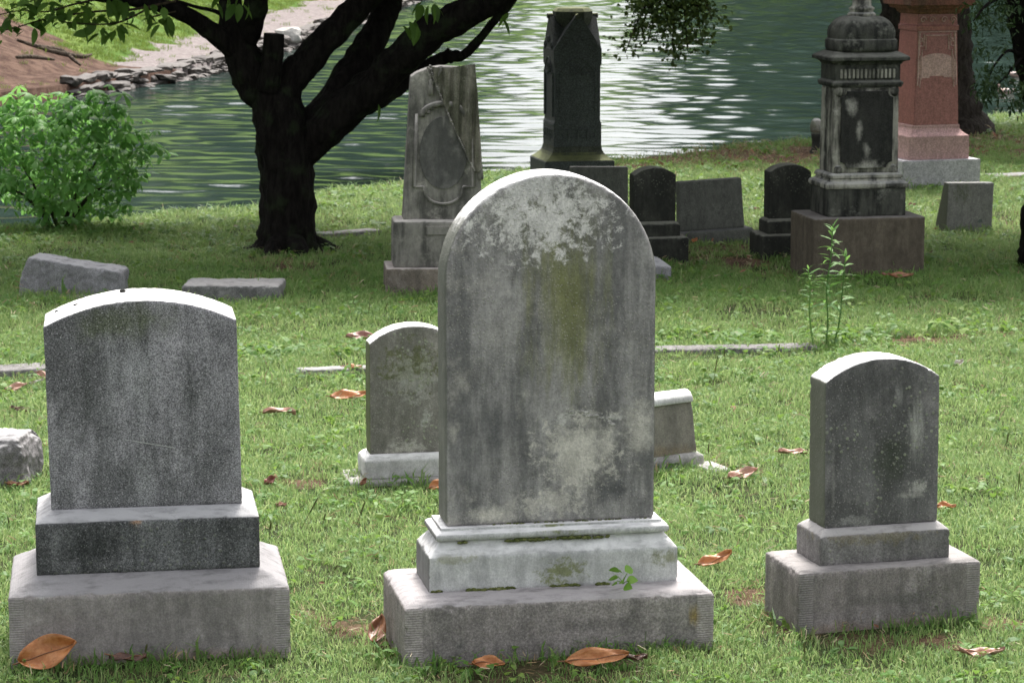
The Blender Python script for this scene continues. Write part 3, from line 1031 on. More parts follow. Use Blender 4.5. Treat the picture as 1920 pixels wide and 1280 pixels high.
# ------------------------------------------------------------------ I: draped monument
I, k, kv = stand('draped_monument', 'tapering grey marble monument draped with a carved tasselled cloth, right of the dark tree', 832, 552, 130, R(5), cat='monument', rx=R(-1.0), ry=R(0.6), foot=215)
mI = stone_mat('sooty marble', (0.240, 0.228, 0.204), (0.075, 0.073, 0.066), (0.546, 0.514, 0.455), streak=0.9, palef=0.6, speck=0.08, tops=(0.5, 0.47, 0.43), seed=40,
               blobs=[((0.46, 0.43, 0.38), -0.40, 0.2, 0.05, 0.4, 0.8, 'soft')])
mIb = stone_mat('brown stone footing', (0.22, 0.185, 0.15), (0.11, 0.095, 0.08), (0.36, 0.32, 0.28), streak=0.8, palef=0.4, tops=(0.42, 0.38, 0.35), seed=41)
bm = bmesh.new()
loft(bm, [(-0.12, 108 * k, 65 * k), (47 * kv, 108 * k, 65 * k)])
part('base', weather(bm, 0.014, 0.004, 0.012, 41), mIb, I)
bm = bmesh.new()
loft(bm, [(0, 94 * k, 50 * k), (83 * kv, 94 * k, 50 * k), (87 * kv, 88 * k, 44 * k)])
bm_p = weather(bm, 0.013, 0.003, 0.01, 42)
part('plinth', bm_p, mI, I, (0, 0, 47 * kv))
bm = bmesh.new()
box(bm, -34 * k, 70 * k, -50 * k - 0.012, -48 * k, 60 * kv, 76 * kv)
part('name_band', bevelled(bm, 0.004), mI, I, (0, 0, 47 * kv))
zI = 132 * kv
dw0, dw1, dd0, dd1, dh = 75 * k, 60 * k, 34 * k, 27 * k, 282 * kv
bm = bmesh.new()
top = [(-1, 0.93), (-0.85, 0.955), (-0.5, 0.985), (-0.1, 1.0), (0.35, 0.995), (0.75, 0.985), (1, 0.955)]
vf, vb = [], []
for sy, store in ((-1, vf), (1, vb)):
    store.append(bm.verts.new((-dw0, sy * dd0, 0)))
    store.append(bm.verts.new((dw0, sy * dd0, 0)))
    for u, t in reversed(top):
        store.append(bm.verts.new((u * (dw0 + (dw1 - dw0) * t), sy * (dd0 + (dd1 - dd0) * t), dh * t)))
n = len(vf)
for i in range(n):
    j = (i + 1) % n
    bm.faces.new((vf[i], vf[j], vb[j], vb[i]))
bm.faces.new(vf[::-1])
bm.faces.new(vb)
die = part('die', weather(bm, 0.011, 0.002, 0.008, 43), mI, I, (0, 0, zI))


def front_y(z):
    t = z / dh
    return -(dd0 + (dd1 - dd0) * t)


# shield frame on the die
def on_front(u, zpx, off=0.0):
    z = zpx * kv
    return Vector((u * k, front_y(z) - off, z))


pth = [(-56, 195), (-52, 58), (-38, 58)]
pth = [(-50, 195), (-56, 62), (-38, 62)] + [(-36 + 0, 58)] + [(36 * math.cos(a), 56 + 26 * math.sin(a)) for a in np.linspace(math.pi, 2 * math.pi, 13)] + [(38, 62), (58, 62), (52, 150)]
bm = bmesh.new()
tube(bm, [on_front(u, z, 0.004) for u, z in pth], 3.2 * k, 6)
part('shield_frame', bm_mesh('shield_frame', bm), mI, I, (0, 0, zI), smooth=True)
bm = bmesh.new()
ov = [(44 * math.sin(a), 120 + 70 * math.cos(a) if math.cos(a) > 0 else 120 + 62 * math.cos(a)) for a in np.linspace(0, 2 * math.pi, 40, endpoint=False)]
f = [bm.verts.new(on_front(u, z, 0.010)) for u, z in ov]
bk = [bm.verts.new(on_front(u * 1.02, z, -0.004)) for u, z in ov]
bm.faces.new(f)
for i in range(40):
    bm.faces.new((f[i], f[(i + 1) % 40], bk[(i + 1) % 40], bk[i]))
mI2 = stone_mat('sooty marble panel', (0.115, 0.112, 0.105), (0.07, 0.07, 0.066), (0.26, 0.25, 0.235), streak=0.6, palef=0.4, seed=44, speck=0.05,
                blobs=[((0.40, 0.38, 0.34), 0.0, 0.72, 0.02, 0.14, 0.8, 'streak'), ((0.36, 0.34, 0.31), 0.06, 0.62, 0.05, 0.10, 0.6, 'soft')])
part('oval_panel', bm_mesh('oval_panel', bm), mI2, I, (0, 0, zI))
bm = bmesh.new()
tube(bm, [on_front(46 * math.cos(a) * 0.9, 188 + 26 * math.sin(a), 0.006) for a in np.linspace(0.1, math.pi - 0.1, 14)], 6 * k, 6)
for q in range(7):
    a = 0.3 + q * 0.42
    bmesh.ops.create_icosphere(bm, subdivisions=1, radius=4.5 * k, matrix=Matrix.Translation(on_front(30 * math.cos(a), 192 + 20 * math.sin(a), 0.006)))
part('wreath', bm_mesh('wreath', bm), mI, I, (0, 0, zI), smooth=True)
# the cloth: folds hanging over the upper right of the die
bm = bmesh.new()
NU, NV = 46, 34
grid = []
for j in range(NV + 1):
    row = []
    v = j / NV
    for i in range(NU + 1):
        u = i / NU
        # left border runs diagonally from the top centre down to the right edge
        zt = dh * (1.0 + 0.012 * math.sin(u * 9)) + 0.008
        xl = -26 + 84 * v ** 1.15
        xr = 59 + 14 * v
        x = xl + (xr - xl) * u
        zpx = 282 - v * 190 - 3 * math.sin(u * 5)
        z = zpx * kv
        fold = 0.030 + 0.018 * math.sin(x * 0.30 + 0.9 * math.sin(v * 3)) + 0.008 * math.sin(x * 0.71 + v * 4)
        if u > 0.93:
            fold *= 1
        row.append(bm.verts.new((x * k, front_y(z) - max(0.003, fold), z)))
    grid.append(row)
for j in range(NV):
    for i in range(NU):
        bm.faces.new((grid[j][i], grid[j][i + 1], grid[j + 1][i + 1], grid[j + 1][i]))
bo = [r[0] for r in grid]
back = [bm.verts.new((v.co.x, v.co.y + 0.03, v.co.z)) for v in bo]
for a_, b_, c_, d_ in zip(bo, bo[1:], back[1:], back):
    bm.faces.new((a_, b_, c_, d_))
# side fall of the cloth over the right arris
ro = [r[-1] for r in grid]
side = [bm.verts.new((v.co.x + 0.004, -v.co.y * 0.9, v.co.z)) for v in ro]
for a_, b_, c_, d_ in zip(ro, ro[1:], side[1:], side):
    bm.faces.new((a_, b_, c_, d_))
part('carved_cloth', bm_mesh('carved_cloth', bm), stone_mat('cloth marble', (0.22, 0.205, 0.165), (0.085, 0.085, 0.06), (0.44, 0.42, 0.36), streak=0.95, palef=0.5, tops=(0.42, 0.41, 0.33), seed=45,
     blobs=[((0.13, 0.14, 0.06), -0.02, 1.15, 0.3, 0.12, 0.7, 'streak')]), I, (0, 0, zI), smooth=True)
# fringe along the cloth border and tassels
bm = bmesh.new()
for j in range(60):
    v = j / 59
    xl = -26 + 84 * v ** 1.15
    z = (282 - v * 190) * kv
    bmesh.ops.create_icosphere(bm, subdivisions=1, radius=random.uniform(1.6, 3.0) * k, matrix=Matrix.Translation((xl * k, front_y(z) - 0.034, z)))
part('fringe', bm_mesh('fringe', bm), mI, I, (0, 0, zI), smooth=True)
for (u, zt) in ((-24, 246), (70, 92)):
    bm = bmesh.new()
    z = zt * kv
    y = front_y(z) - 0.016
    lathe(bm, [(1.5 * k, z + 12 * kv), (4 * k, z + 9 * kv), (3 * k, z + 3 * kv), (4.5 * k, z), (5.5 * k, z - 16 * kv), (0.5 * k, z - 17 * kv)], 10, cx=u * k, cy=y)
    part('tassel', bm_mesh('tassel', bm), mI, I, (0, 0, zI), smooth=True)
bm = bmesh.new()
cord, _ = smoothpath([on_front(u, z, 0.016) for u, z in [(-30, 281), (-28, 268), (-18, 262), (-9, 268), (-6, 280)]], [1] * 5)
tube(bm, cord, 2.6 * k, 6)
cord, _ = smoothpath([on_front(u, z, 0.018) for u, z in [(-30, 275), (-24, 256), (-23, 248), (-14, 262), (-4, 275)]], [1] * 5)
tube(bm, cord, 2.0 * k, 6)
part('cord', bm_mesh('cord', bm), mI, I, (0, 0, zI), smooth=True)
# ------------------------------------------------------------------ J: dark granite monument with gables
PJ = at(1072, 395, 24.6)
J = empty('gabled_monument', (PJ.x, PJ.y, float(gz(PJ.x, PJ.y))), R(12))
tag(J, 'tall dark granite monument with four gables, rising behind the tall central gravestone', 'monument')
k = 1 / pxm(Vector((PJ.x, PJ.y, 0)))
kv = k / 0.978
gzJ = float(gz(PJ.x, PJ.y))


def zJ(y):
    return at(1072, y, 24.6 - 0.35).z - gzJ


mJ = stone_mat('dark granite', (0.058, 0.065, 0.068), (0.039, 0.043, 0.046), (0.098, 0.104, 0.104), streak=0.5, palef=0.3, speck=0.6, grain=90, tops=(0.10, 0.11, 0.09), topf=0.5, seed=50, rough=0.6, bumpf=0.1, spec=0.4)
mJ2 = stone_mat('mossed granite', (0.07, 0.075, 0.06), (0.045, 0.05, 0.04), (0.12, 0.12, 0.09), speck=0.4, grain=90, tops=(0.15, 0.165, 0.075), seed=51, rough=0.8)
bm = bmesh.new()
loft(bm, [(-0.1, 66 * k, 66 * k), (zJ(303), 66 * k, 66 * k)])
part('base', bevelled(bm, 0.006), mJ, J)
bm = bmesh.new()
z0 = zJ(303)
h = zJ(278) - z0
loft(bm, [(0, 65 * k, 65 * k)] + [(h * t, (65 - 19 * (1 - (1 - t) ** 2.2)) * k, (65 - 19 * (1 - (1 - t) ** 2.2)) * k) for t in (0.05, 0.2, 0.4, 0.6, 0.8, 0.95)] + [(h, 46 * k, 46 * k)])
part('cove', bevelled(bm, 0.003), mJ2, J, (0, 0, z0))
z0 = zJ(278)
hw = 45.5 * k
zs, zp = zJ(94) - z0, zJ(32) - z0
bm = bmesh.new()
zb = zJ(234) - z0
slab(bm, [(-hw, 0), (hw, 0), (hw, zb), (hw - 2.5 * k, zb + 0.02), (hw - 2.5 * k, zs - 0.16), (hw, zs - 0.14), (hw, zs), (5 * k, zp), (-5 * k, zp), (-hw, zs), (-hw, zs - 0.14), (-hw + 2.5 * k, zs - 0.16), (-hw + 2.5 * k, zb + 0.02), (-hw, zb)], 2 * hw)
part('shaft', bevelled(bm, 0.004), mJ, J, (0, 0, z0))
bm = bmesh.new()
h2 = hw - 0.004
v = [(-h2, zs - 0.1), (h2, zs - 0.1), (h2, zs), (5 * k, zp - 0.004), (-5 * k, zp - 0.004), (-h2, zs)]
slab(bm, v, 2 * h2)
bmesh.ops.rotate(bm, verts=bm.verts, cent=(0, 0, 0), matrix=Matrix.Rotation(math.pi / 2, 3, 'Z'))
part('cross_gable', bevelled(bm, 0.003), mJ, J, (0, 0, z0))
for a in range(4):
    bm = bmesh.new()
    bmesh.ops.create_cone(bm, cap_ends=True, segments=14, radius1=5 * k, radius2=5 * k, depth=0.05,
                          matrix=Matrix.Rotation(a * math.pi / 2, 4, 'Z') @ Matrix.Translation((0, -hw + 0.012, zp - 0.004)) @ Matrix.Rotation(math.pi / 2, 4, 'X'))
    part('gable_knob', bm_mesh('gable_knob', bm), mJ2, J, (0, 0, z0))
bm = bmesh.new()
zc = zJ(17) - z0
lathe(bm, [(10 * k, zs - 0.02), (30 * k, zp - 0.12), (37 * k, zp - 0.02), (38 * k, zc - 0.035), (33 * k, zc - 0.01), (30 * k, zc)], 8)
o = part('cap', bm_mesh('cap', bm), mJ2, J, (0, 0, z0), rot=(0, 0, R(22.5)))
# relief: panel frame, fan and key band on front and left faces
mJr = stone_mat('frosted granite relief', (0.085, 0.092, 0.095), (0.06, 0.065, 0.066), (0.12, 0.125, 0.125), speck=0.5, grain=90, seed=52)
for rot in (0, -math.pi / 2):
    bm = bmesh.new()
    y = -hw - 0.002
    fr = 34 * k
    for sgn in (-1, 1):
        box(bm, sgn * fr - 0.006, sgn * fr + 0.006, y - 0.004, y + 0.03, zb + 0.06, zs - 0.22)
    for a in range(9):
        t = math.pi * (a + 0.5) / 9
        c0 = Vector((0, y, zs - 0.24))
        tube(bm, [c0 + Vector((math.cos(t) * 0.03, 0, math.sin(t) * 0.03)), c0 + Vector((math.cos(t) * 0.11, 0, math.sin(t) * 0.11))], 0.007, 5)
    tube(bm, [Vector((-fr + 2 * fr * i / 16, y, zs - 0.22 + 0.14 * math.sin(math.pi * i / 16))) for i in range(17)], 0.007, 5)
    for i in range(3):
        xx = (-0.62 + 0.62 * i) * hw
        tube(bm, [Vector((xx + 0.05 * math.cos(t) * (1 - t / 9), y, zs + 0.02 + 0.05 * i * (2 - i) + 0.05 * math.sin(t) * (1 - t / 9))) for t in np.linspace(0, 7, 20)], 0.005, 4)
    for i in range(4):
        x0 = -0.8 * hw + i * 0.4 * hw
        w_ = 0.34 * hw
        tube(bm, [Vector((x0, y, 0.05)), Vector((x0, y, 0.16)), Vector((x0 + w_, y, 0.16)), Vector((x0 + w_, y, 0.08)), Vector((x0 + w_ * 0.5, y, 0.08)), Vector((x0 + w_ * 0.5, y, 0.115))], 0.006, 4)
    box(bm, -0.88 * hw, 0.88 * hw, y - 0.003, y + 0.02, 0.19, 0.203)
    part('relief_carving', bm_mesh('relief_carving', bm), mJr, J, (0, 0, z0), rot=(0, 0, rot))
FOOT.append((PJ.x, PJ.y, R(12), 66 * k, 66 * k))

# ------------------------------------------------------------------ J2, L: wide tilted tablets; K, M: dark twins
mK = stone_mat('blackened marble', (0.045, 0.046, 0.038), (0.02, 0.021, 0.018), (0.09, 0.092, 0.07), streak=0.8, palef=0.35, speck=0.1, tops=(0.22, 0.22, 0.18), topf=0.8, seed=55, lichen=0.3)
mL = stone_mat('dark olive granite', (0.13, 0.133, 0.115), (0.085, 0.088, 0.076), (0.19, 0.19, 0.17), streak=0.5, palef=0.3, speck=0.3, tops=(0.16, 0.16, 0.15), seed=56)


def wide_tablet(label, xc, yb, wpx, hpx, ry, rz, rx, basew):
    T_, k, kv = stand('wide_gravestone', label, xc, yb, 50, rz, ry=ry, rx=rx, foot=basew)
    bm = bmesh.new()
    loft(bm, [(-0.14, basew / 2 * k, 27 * k), (22 * kv, basew / 2 * k, 27 * k), (26 * kv, basew / 2 * k - 4 * k, 23 * k)])
    part('base', weather(bm, 0.014, 0.002, 0.007, xc), mL, T_)
    bm = bmesh.new()
    loft(bm, [(0, wpx / 2 * k, 15 * k), (hpx * kv, (wpx / 2 - 2) * k, 13 * k)])
    part('tablet', weather(bm, 0.013, 0.0016, 0.005, xc + 1), mL, T_, (-3 * k, 0, 25 * kv))
    return T_


wide_tablet('wide dark olive tablet tilted up to the right, between the two blackened arched gravestones', 1343, 458, 126, 92, R(-2.6), R(12), R(-2), 150)
wide_tablet('wide dark tablet mostly hidden behind the round top of the central gravestone', 1130, 432, 112, 90, R(1.2), R(12), R(-3), 130)


def dark_stone(label, xc, yb, rz, wide):
    T_, k, kv = stand('gravestone', label, xc, yb, 88, rz, foot=wide)
    bm = bmesh.new()
    loft(bm, [(-0.12, wide / 2 * k, 44 * k), (45 * kv, wide / 2 * k, 44 * k), (48 * kv, (wide / 2 - 4) * k, 40 * k)])
    part('base', weather(bm, 0.014, 0.003, 0.012, xc), mK, T_)
    bm = bmesh.new()
    loft(bm, [(0, (wide / 2 - 14) * k, 30 * k), (22 * kv, (wide / 2 - 14) * k, 30 * k), (28 * kv, (wide / 2 - 20) * k, 24 * k)])
    part('plinth', weather(bm, 0.012, 0.002, 0.01, xc + 1), mK, T_, (0, 0, 47 * kv))
    bm = bmesh.new()
    w_ = (wide - 41) * k
    slab(bm, arch(w_, 86 * kv, 100 * kv), 40 * k)
    part('tablet', weather(bm, 0.012, 0.002, 0.007, xc + 2), mK, T_, (0, 0, 74 * kv))
    return T_


dark_stone('blackened arched gravestone just right of the tall central stone', 1233, 494, R(11), 122)
dark_stone('blackened arched gravestone half hidden by the left side of the tall black monument', 1487, 488, R(11), 122)

# Q: grey block right behind the central stone
Q, k, kv = stand('low_marker', 'low grey block with sloped top, peeking out right behind the tall central stone', 1205, 527, 55, R(8), cat='grave marker', foot=110)
bm = bmesh.new()
loft(bm, [(-0.1, 54 * k, 34 * k), (26 * kv, 54 * k, 34 * k), (40 * kv, 34 * k, 18 * k)])
part('block', weather(bm, 0.013, 0.003, 0.012, 60), mG, Q)

# P: leaning slant marker at the right
P_, k, kv = stand('slant_marker', 'pale grey wedge-shaped marker standing right of the tall black monument', 1823, 439, 62, R(14), cat='grave marker', ry=R(1.2), foot=90)
bm = bmesh.new()
w2, d0, d1, hh = 46 * k, 40 * k, 16 * k, 93 * kv
vs = [(-w2, -d1, -0.1), (w2, -d1, -0.1), (w2, d0 + 10 * k, -0.1), (-w2, d0 + 10 * k, -0.1), (-w2, -d1, hh), (w2, -d1, hh), (w2, d1 * 0.4, hh), (-w2, d1 * 0.4, hh)]
vv = [bm.verts.new(v) for v in vs]
for f in ((0, 1, 5, 4), (1, 2, 6, 5), (2, 3, 7, 6), (3, 0, 4, 7), (4, 5, 6, 7), (3, 2, 1, 0)):
    bm.faces.new([vv[i] for i in f])
mP = stone_mat('lichened pale granite', (0.24, 0.235, 0.21), (0.15, 0.15, 0.13), (0.33, 0.32, 0.29), streak=0.5, palef=0.4, speck=0.3, tops=(0.5, 0.49, 0.46), seed=61, lichen=0.2,
               blobs=[((0.11, 0.125, 0.07), -0.08, 0.34, 0.12, 0.12, 0.6, 'patch'), ((0.10, 0.13, 0.11), 0.1, 0.1, 0.05, 0.02, 0.9, 'patch')], sides=(0.13, 0.135, 0.10))
part('block', weather(bm, 0.012, 0.002, 0.009, 61), mP, P_)

# ------------------------------------------------------------------ N: tall black monument with domed cap
Nn, k, kv = stand('domed_monument', 'tall soot-blackened marble monument with ribbed dome on a big brown block, at the right', 1629, 519, 150, R(11), cat='monument', foot=218)
P0 = gp(1629, 519)


def zN(y, back=0.25):
    return at(1600, y, P0.y + back).z - Nn.location.z


mN0 = stone_mat('brown sandstone block', (0.135, 0.113, 0.085), (0.085, 0.07, 0.053), (0.20, 0.172, 0.137), streak=0.8, palef=0.35, speck=0.15, tops=(0.20, 0.19, 0.18), topf=0.7, seed=62)
mN = stone_mat('soot-stained marble', (0.33, 0.32, 0.27), (0.032, 0.032, 0.028), (0.55, 0.53, 0.46), streak=1.0, palef=0.6, speck=0.08, tops=(0.42, 0.42, 0.40), topf=0.6, seed=63)
mNd = stone_mat('sooty dark marble', (0.07, 0.071, 0.06), (0.018, 0.019, 0.017), (0.34, 0.34, 0.29), streak=1.0, palef=0.5, speck=0.08, tops=(0.24, 0.24, 0.21), topf=0.45, seed=64)
bm = bmesh.new()
loft(bm, [(-0.14, 109 * k, 75 * k), (zN(408, 0), 109 * k, 75 * k)])
part('base', weather(bm, 0.014, 0.002, 0.008, 62), mN0, Nn)
za = zN(408, 0)
zb_ = zN(353, 0.1)
bm = bmesh.new()
loft(bm, [(0, 77 * k, 54 * k), (zb_ - za, 77 * k, 54 * k)])
part('plinth', weather(bm, 0.011, 0.0015, 0.008, 63), mNd, Nn, (0, 0, za))
bm = bmesh.new()
h = zN(324, 0.12) - zb_
pr = [(0, 79), (0.12, 80.5), (0.30, 80), (0.42, 77), (0.46, 72), (0.62, 69), (0.66, 69), (0.68, 72), (0.86, 71), (0.97, 68), (1.0, 66)]
loft(bm, [(h * t, r * k, (r - 23) * k) for t, r in pr])
part('base_moulding', bevelled(bm, 0.002), mN, Nn, (0, 0, zb_))
zd, zf = zN(324, 0.12), zN(164, 0.12)
bm = bmesh.new()
dw, ddp = 64 * k, 42 * k
loft(bm, [(0, dw, ddp), (zf - zd, dw * 0.985, ddp * 0.985)])
part('die', weather(bm, 0.011, 0.0015, 0.008, 64), mN, Nn, (0, 0, zd))
bm = bmesh.new()
ph_, pwid = (zf - zd), 50 * k
z0_, z1_ = 0.06 * ph_, 0.955 * ph_
r = 11 * k
ol = []
for (cx, cz, a0) in ((-pwid, z0_, 0), (pwid, z0_, 1), (pwid, z1_, 2), (-pwid, z1_, 3)):
    for t in np.linspace(0, 1, 6):
        a = {0: math.pi / 2 * (1 - t), 1: math.pi - math.pi / 2 * t, 2: 1.5 * math.pi - math.pi / 2 * t, 3: -math.pi / 2 * t}[a0]
        ol.append((cx + r * math.cos(a), cz + r * math.sin(a)))
slab(bm, ol, 0.03)
mNp = stone_mat('soot-stained panel', (0.03, 0.03, 0.027), (0.014, 0.015, 0.013), (0.10, 0.10, 0.085), streak=0.7, palef=0.3, seed=65,
                blobs=[((0.40, 0.39, 0.34), 0.0, 0.03, 0.26, 0.09, 0.85, 'soft'), ((0.34, 0.33, 0.29), 0.0, 0.17, 0.05, 0.10, 0.8, 'soft'), ((0.34, 0.33, 0.29), -0.06, 0.30, 0.04, 0.12, 0.75, 'soft'), ((0.36, 0.35, 0.31), -0.12, 0.48, 0.07, 0.11, 0.7, 'soft')])
bmesh.ops.recalc_face_normals(bm, faces=bm.faces)
part('raised_panel', bm_mesh('raised_panel', bm), mNp, Nn, (0, -ddp - 0.004, zd))
for sx in (-1, 1):
    for sz in (0, 1):
        bm = bmesh.new()
        zc_ = zd + (0.03 * ph_ if sz == 0 else 0.955 * ph_)
        bmesh.ops.create_icosphere(bm, subdivisions=2, radius=9 * k, matrix=Matrix.Translation((sx * 54 * k, -ddp + 0.004, zc_)) @ Matrix.Diagonal((1, 0.5, 1.2, 1)))
        part('corner_boss', bm_mesh('corner_boss', bm), mN, Nn, smooth=True)
bm = bmesh.new()
h = zN(122, 0.12) - zf
loft(bm, [(0, 66 * k, 44 * k), (0.02, 69 * k, 47 * k), (0.035, 69 * k, 47 * k), (0.05, 64 * k, 42 * k), (h, 64 * k, 42 * k)])
part('frieze', bevelled(bm, 0.002), mNd, Nn, (0, 0, zf))
for i in range(14):
    bm = bmesh.new()
    xx = (-51 + i * 7.85) * k
    box(bm, xx - 2.3 * k, xx + 2.3 * k, -42 * k - 0.012, -42 * k + 0.02, 0.065, h - 0.03)
    part('flute', bevelled(bm, 0.003), mN, Nn, (0, 0, zf))
zc_ = zf + h
h = zN(97, 0.12) - zc_
bm = bmesh.new()
loft(bm, [(0, 65 * k, 43 * k), (h * 0.2, 68 * k, 46 * k), (h * 0.3, 73 * k, 51 * k), (h * 0.34, 78 * k, 56 * k), (h * 0.6, 78 * k, 56 * k), (h * 0.66, 76 * k, 54 * k), (h, 60 * k, 40 * k)])
part('cornice', bevelled(bm, 0.003), mNd, Nn, (0, 0, zc_))
zq = zc_ + h
hd = zN(31, 0.12) - zq


def sqd(e):
    def f(a, z):
        c_, s_ = abs(math.cos(a)), abs(math.sin(a))
        return (c_ ** e + s_ ** e) ** (-1 / e)
    return f


bm = bmesh.new()
dp = [(60, 0), (62, 0.08), (62, 0.30), (60, 0.34), (58, 0.36)]
dr = []
for t in np.linspace(0, 1, 10):
    dr.append((22 + 36 * math.cos(t * math.pi / 2) ** 0.9, 0.37 + 0.63 * math.sin(t * math.pi / 2) ** 1.05))


def ribs(a, z):
    q = sqd(5)(a, z)
    t = max(0.0, min(1.0, (z / hd - 0.36) / 0.2))
    return q * (1 + 0.045 * t * abs(math.sin(a * 12)))


lathe(bm, [(r_ * k, t * hd) for r_, t in dp + dr], 144, ribs)
for v in bm.verts:
    v.co.y *= 0.78
part('dome', bm_mesh('dome', bm), mNd, Nn, (0, 0, zq), smooth=True)
bm = bmesh.new()
zt = zq + hd
lathe(bm, [(26 * k, -0.01), (27 * k, 0.01), (24 * k, 0.02), (21 * k, 0.03), (24 * k, 0.045), (24 * k, 0.055), (18 * k, 0.07), (17 * k, 0.2), (14 * k, 0.6), (10 * k, 1.1), (4 * k, 1.2)], 28)
part('finial', bm_mesh('finial', bm), mN, Nn, (0, 0, zt), smooth=True)

# ------------------------------------------------------------------ O: pink granite monument
OP = gp(1768, 356)
O_, k, kv = stand('pink_monument', 'red and pink granite monument on a pale grey block, behind the black monument', 1764, 356, 140, R(17), cat='monument', foot=160)


def zO(y, back=0.3):
    return at(1764, y, OP.y + back).z - O_.location.z


mO0 = stone_mat('pale grey granite', (0.500, 0.481, 0.500), (0.375, 0.362, 0.375), (0.600, 0.581, 0.594), streak=0.5, palef=0.3, speck=0.2, grain=60, seed=70, bumpf=0.2)
mO1 = stone_mat('pink granite', (0.490, 0.315, 0.301), (0.406, 0.252, 0.238), (0.602, 0.434, 0.413), streak=0.3, palef=0.3, speck=0.2, grain=60, seed=71, bumpf=0.15)
mO2 = stone_mat('polished red granite', (0.329, 0.133, 0.119), (0.266, 0.108, 0.095), (0.406, 0.196, 0.175), streak=0.3, palef=0.25, speck=0.22, grain=60, seed=72, rough=0.35, bumpf=0.05, spec=0.5)
mO3 = stone_mat('frosted pink granite', (0.540, 0.360, 0.330), (0.465, 0.300, 0.270), (0.645, 0.480, 0.450), streak=0.2, palef=0.2, speck=0.2, grain=60, seed=73)
mO4 = stone_mat('grimy red granite cap', (0.20, 0.085, 0.065), (0.09, 0.06, 0.045), (0.28, 0.15, 0.11), streak=0.8, speck=0.3, grain=60, seed=74)
bm = bmesh.new()
loft(bm, [(-0.15, 80 * k, 72 * k), (zO(300, 0), 80 * k, 72 * k)])
part('base', bevelled(bm, 0.008), mO0, O_)
z0 = zO(300, 0)
zc1 = zO(255, 0.1)
zc2 = zO(233, 0.2)
bm = bmesh.new()
hc = zc2 - zc1
loft(bm, [(0, 62 * k, 58 * k), (zc1 - z0, 62 * k, 58 * k)] + [(zc1 - z0 + hc * t, (62 - 15 * (1 - (1 - t) ** 2.3)) * k, (58 - 15 * (1 - (1 - t) ** 2.3)) * k) for t in (0.15, 0.35, 0.55, 0.75)] +
     [(zc1 - z0 + hc * 0.78, 48.5 * k, 44.5 * k), (zc1 - z0 + hc * 0.98, 48 * k, 44 * k), (zc1 - z0 + hc, 46 * k, 42 * k)])
part('plinth', bevelled(bm, 0.003), mO1, O_, (0, 0, z0))
zd0, zd1 = zc2, zO(57, 0.25)
bm = bmesh.new()
dw0, dw1, de0, de1 = 46 * k, 41 * k, 43 * k, 38 * k
loft(bm, [(0, dw0, de0), (zd1 - zd0, dw1, de1)])
part('die', bevelled(bm, 0.004), mO2, O_, (0, 0, zd0))
HD = zd1 - zd0


def fO(u, t, off=0.002):
    return Vector((u * (dw0 + (dw1 - dw0) * t), -(de0 + (de1 - de0) * t) - off, t * HD))


def strip(bm, pts, w_, off=0.003):
    tube(bm, [fO(u, t, off) for u, t in pts], w_, 4)


for rot in (0, -math.pi / 2):
    bm = bmesh.new()
    for s_ in (-1, 1):
        strip(bm, [(s_ * 0.9, 0.985), (s_ * 0.9, 0.42)], 0.0065)
        strip(bm, [(s_ * 0.86, 0.985), (s_ * 0.86, 0.74), (s_ * 0.80, 0.74), (s_ * 0.80, 0.40)], 0.0065)
        strip(bm, [(0, 0.95), (s_ * 0.56, 0.95), (s_ * 0.56, 0.80), (s_ * 0.74, 0.80), (s_ * 0.74, 0.48)], 0.0065)
        strip(bm, [(s_ * 0.66, 0.97), (s_ * 0.66, 0.84), (s_ * 0.84, 0.84)], 0.0065)
        for q in range(4):
            a = q * math.pi / 2 + math.pi / 4
            strip(bm, [(s_ * 0.76, 0.905), (s_ * 0.76 + 0.07 * math.cos(a), 0.905 + 0.03 * math.sin(a))], 0.006)
    strip(bm, [(-0.97, 0.99), (0.97, 0.99)], 0.005)
    part('line_carving', bm_mesh('line_carving', bm), mO3, O_, (0, 0, zd0), rot=(0, 0, rot))
bm = bmesh.new()
pts = [(-0.93, 0.50), (-0.35, 0.50), (-0.33, 0.52), (0.33, 0.52), (0.35, 0.505), (0.95, 0.505), (0.95, 0.66)] + [(0.9 * math.cos(a), 0.66 + 0.10 * math.sin(a)) for a in np.linspace(0.1, math.pi - 0.1, 12)] + [(-0.93, 0.66)]
f1 = [bm.verts.new(fO(u, t, 0.003)) for u, t in pts]
f2 = [bm.verts.new(fO(u, t, -0.003)) for u, t in pts]
bm.faces.new(f1)
for i in range(len(pts)):
    j = (i + 1) % len(pts)
    bm.faces.new((f1[i], f1[j], f2[j], f2[i]))
part('name_panel', bm_mesh('name_panel', bm), mO3, O_, (0, 0, zd0))
zb2 = zO(26, 0.25)
bm = bmesh.new()
hb = zb2 - zd1
loft(bm, [(0, 43 * k, 40 * k), (hb * 0.3, 43.5 * k, 40.5 * k), (hb * 0.34, 41 * k, 38 * k), (hb, 40.5 * k, 37.5 * k)])
part('frieze', bevelled(bm, 0.003), mO2, O_, (0, 0, zd1))
for s_ in (-1, 1):
    for q in (0.3, 0.75):
        bm = bmesh.new()
        tube(bm, [Vector((s_ * q * 41 * k + 0.035 * math.cos(t) * (1 - t / 9), -41 * k - 0.001, hb * 0.66 + 0.035 * math.sin(t) * (1 - t / 9))) for t in np.linspace(0, 7.5, 22)], 0.005, 4)
        part('scroll_carving', bm_mesh('scroll_carving', bm), mO3, O_, (0, 0, zd1))
bm = bmesh.new()
hcap = zO(-40, 0.25) - zb2
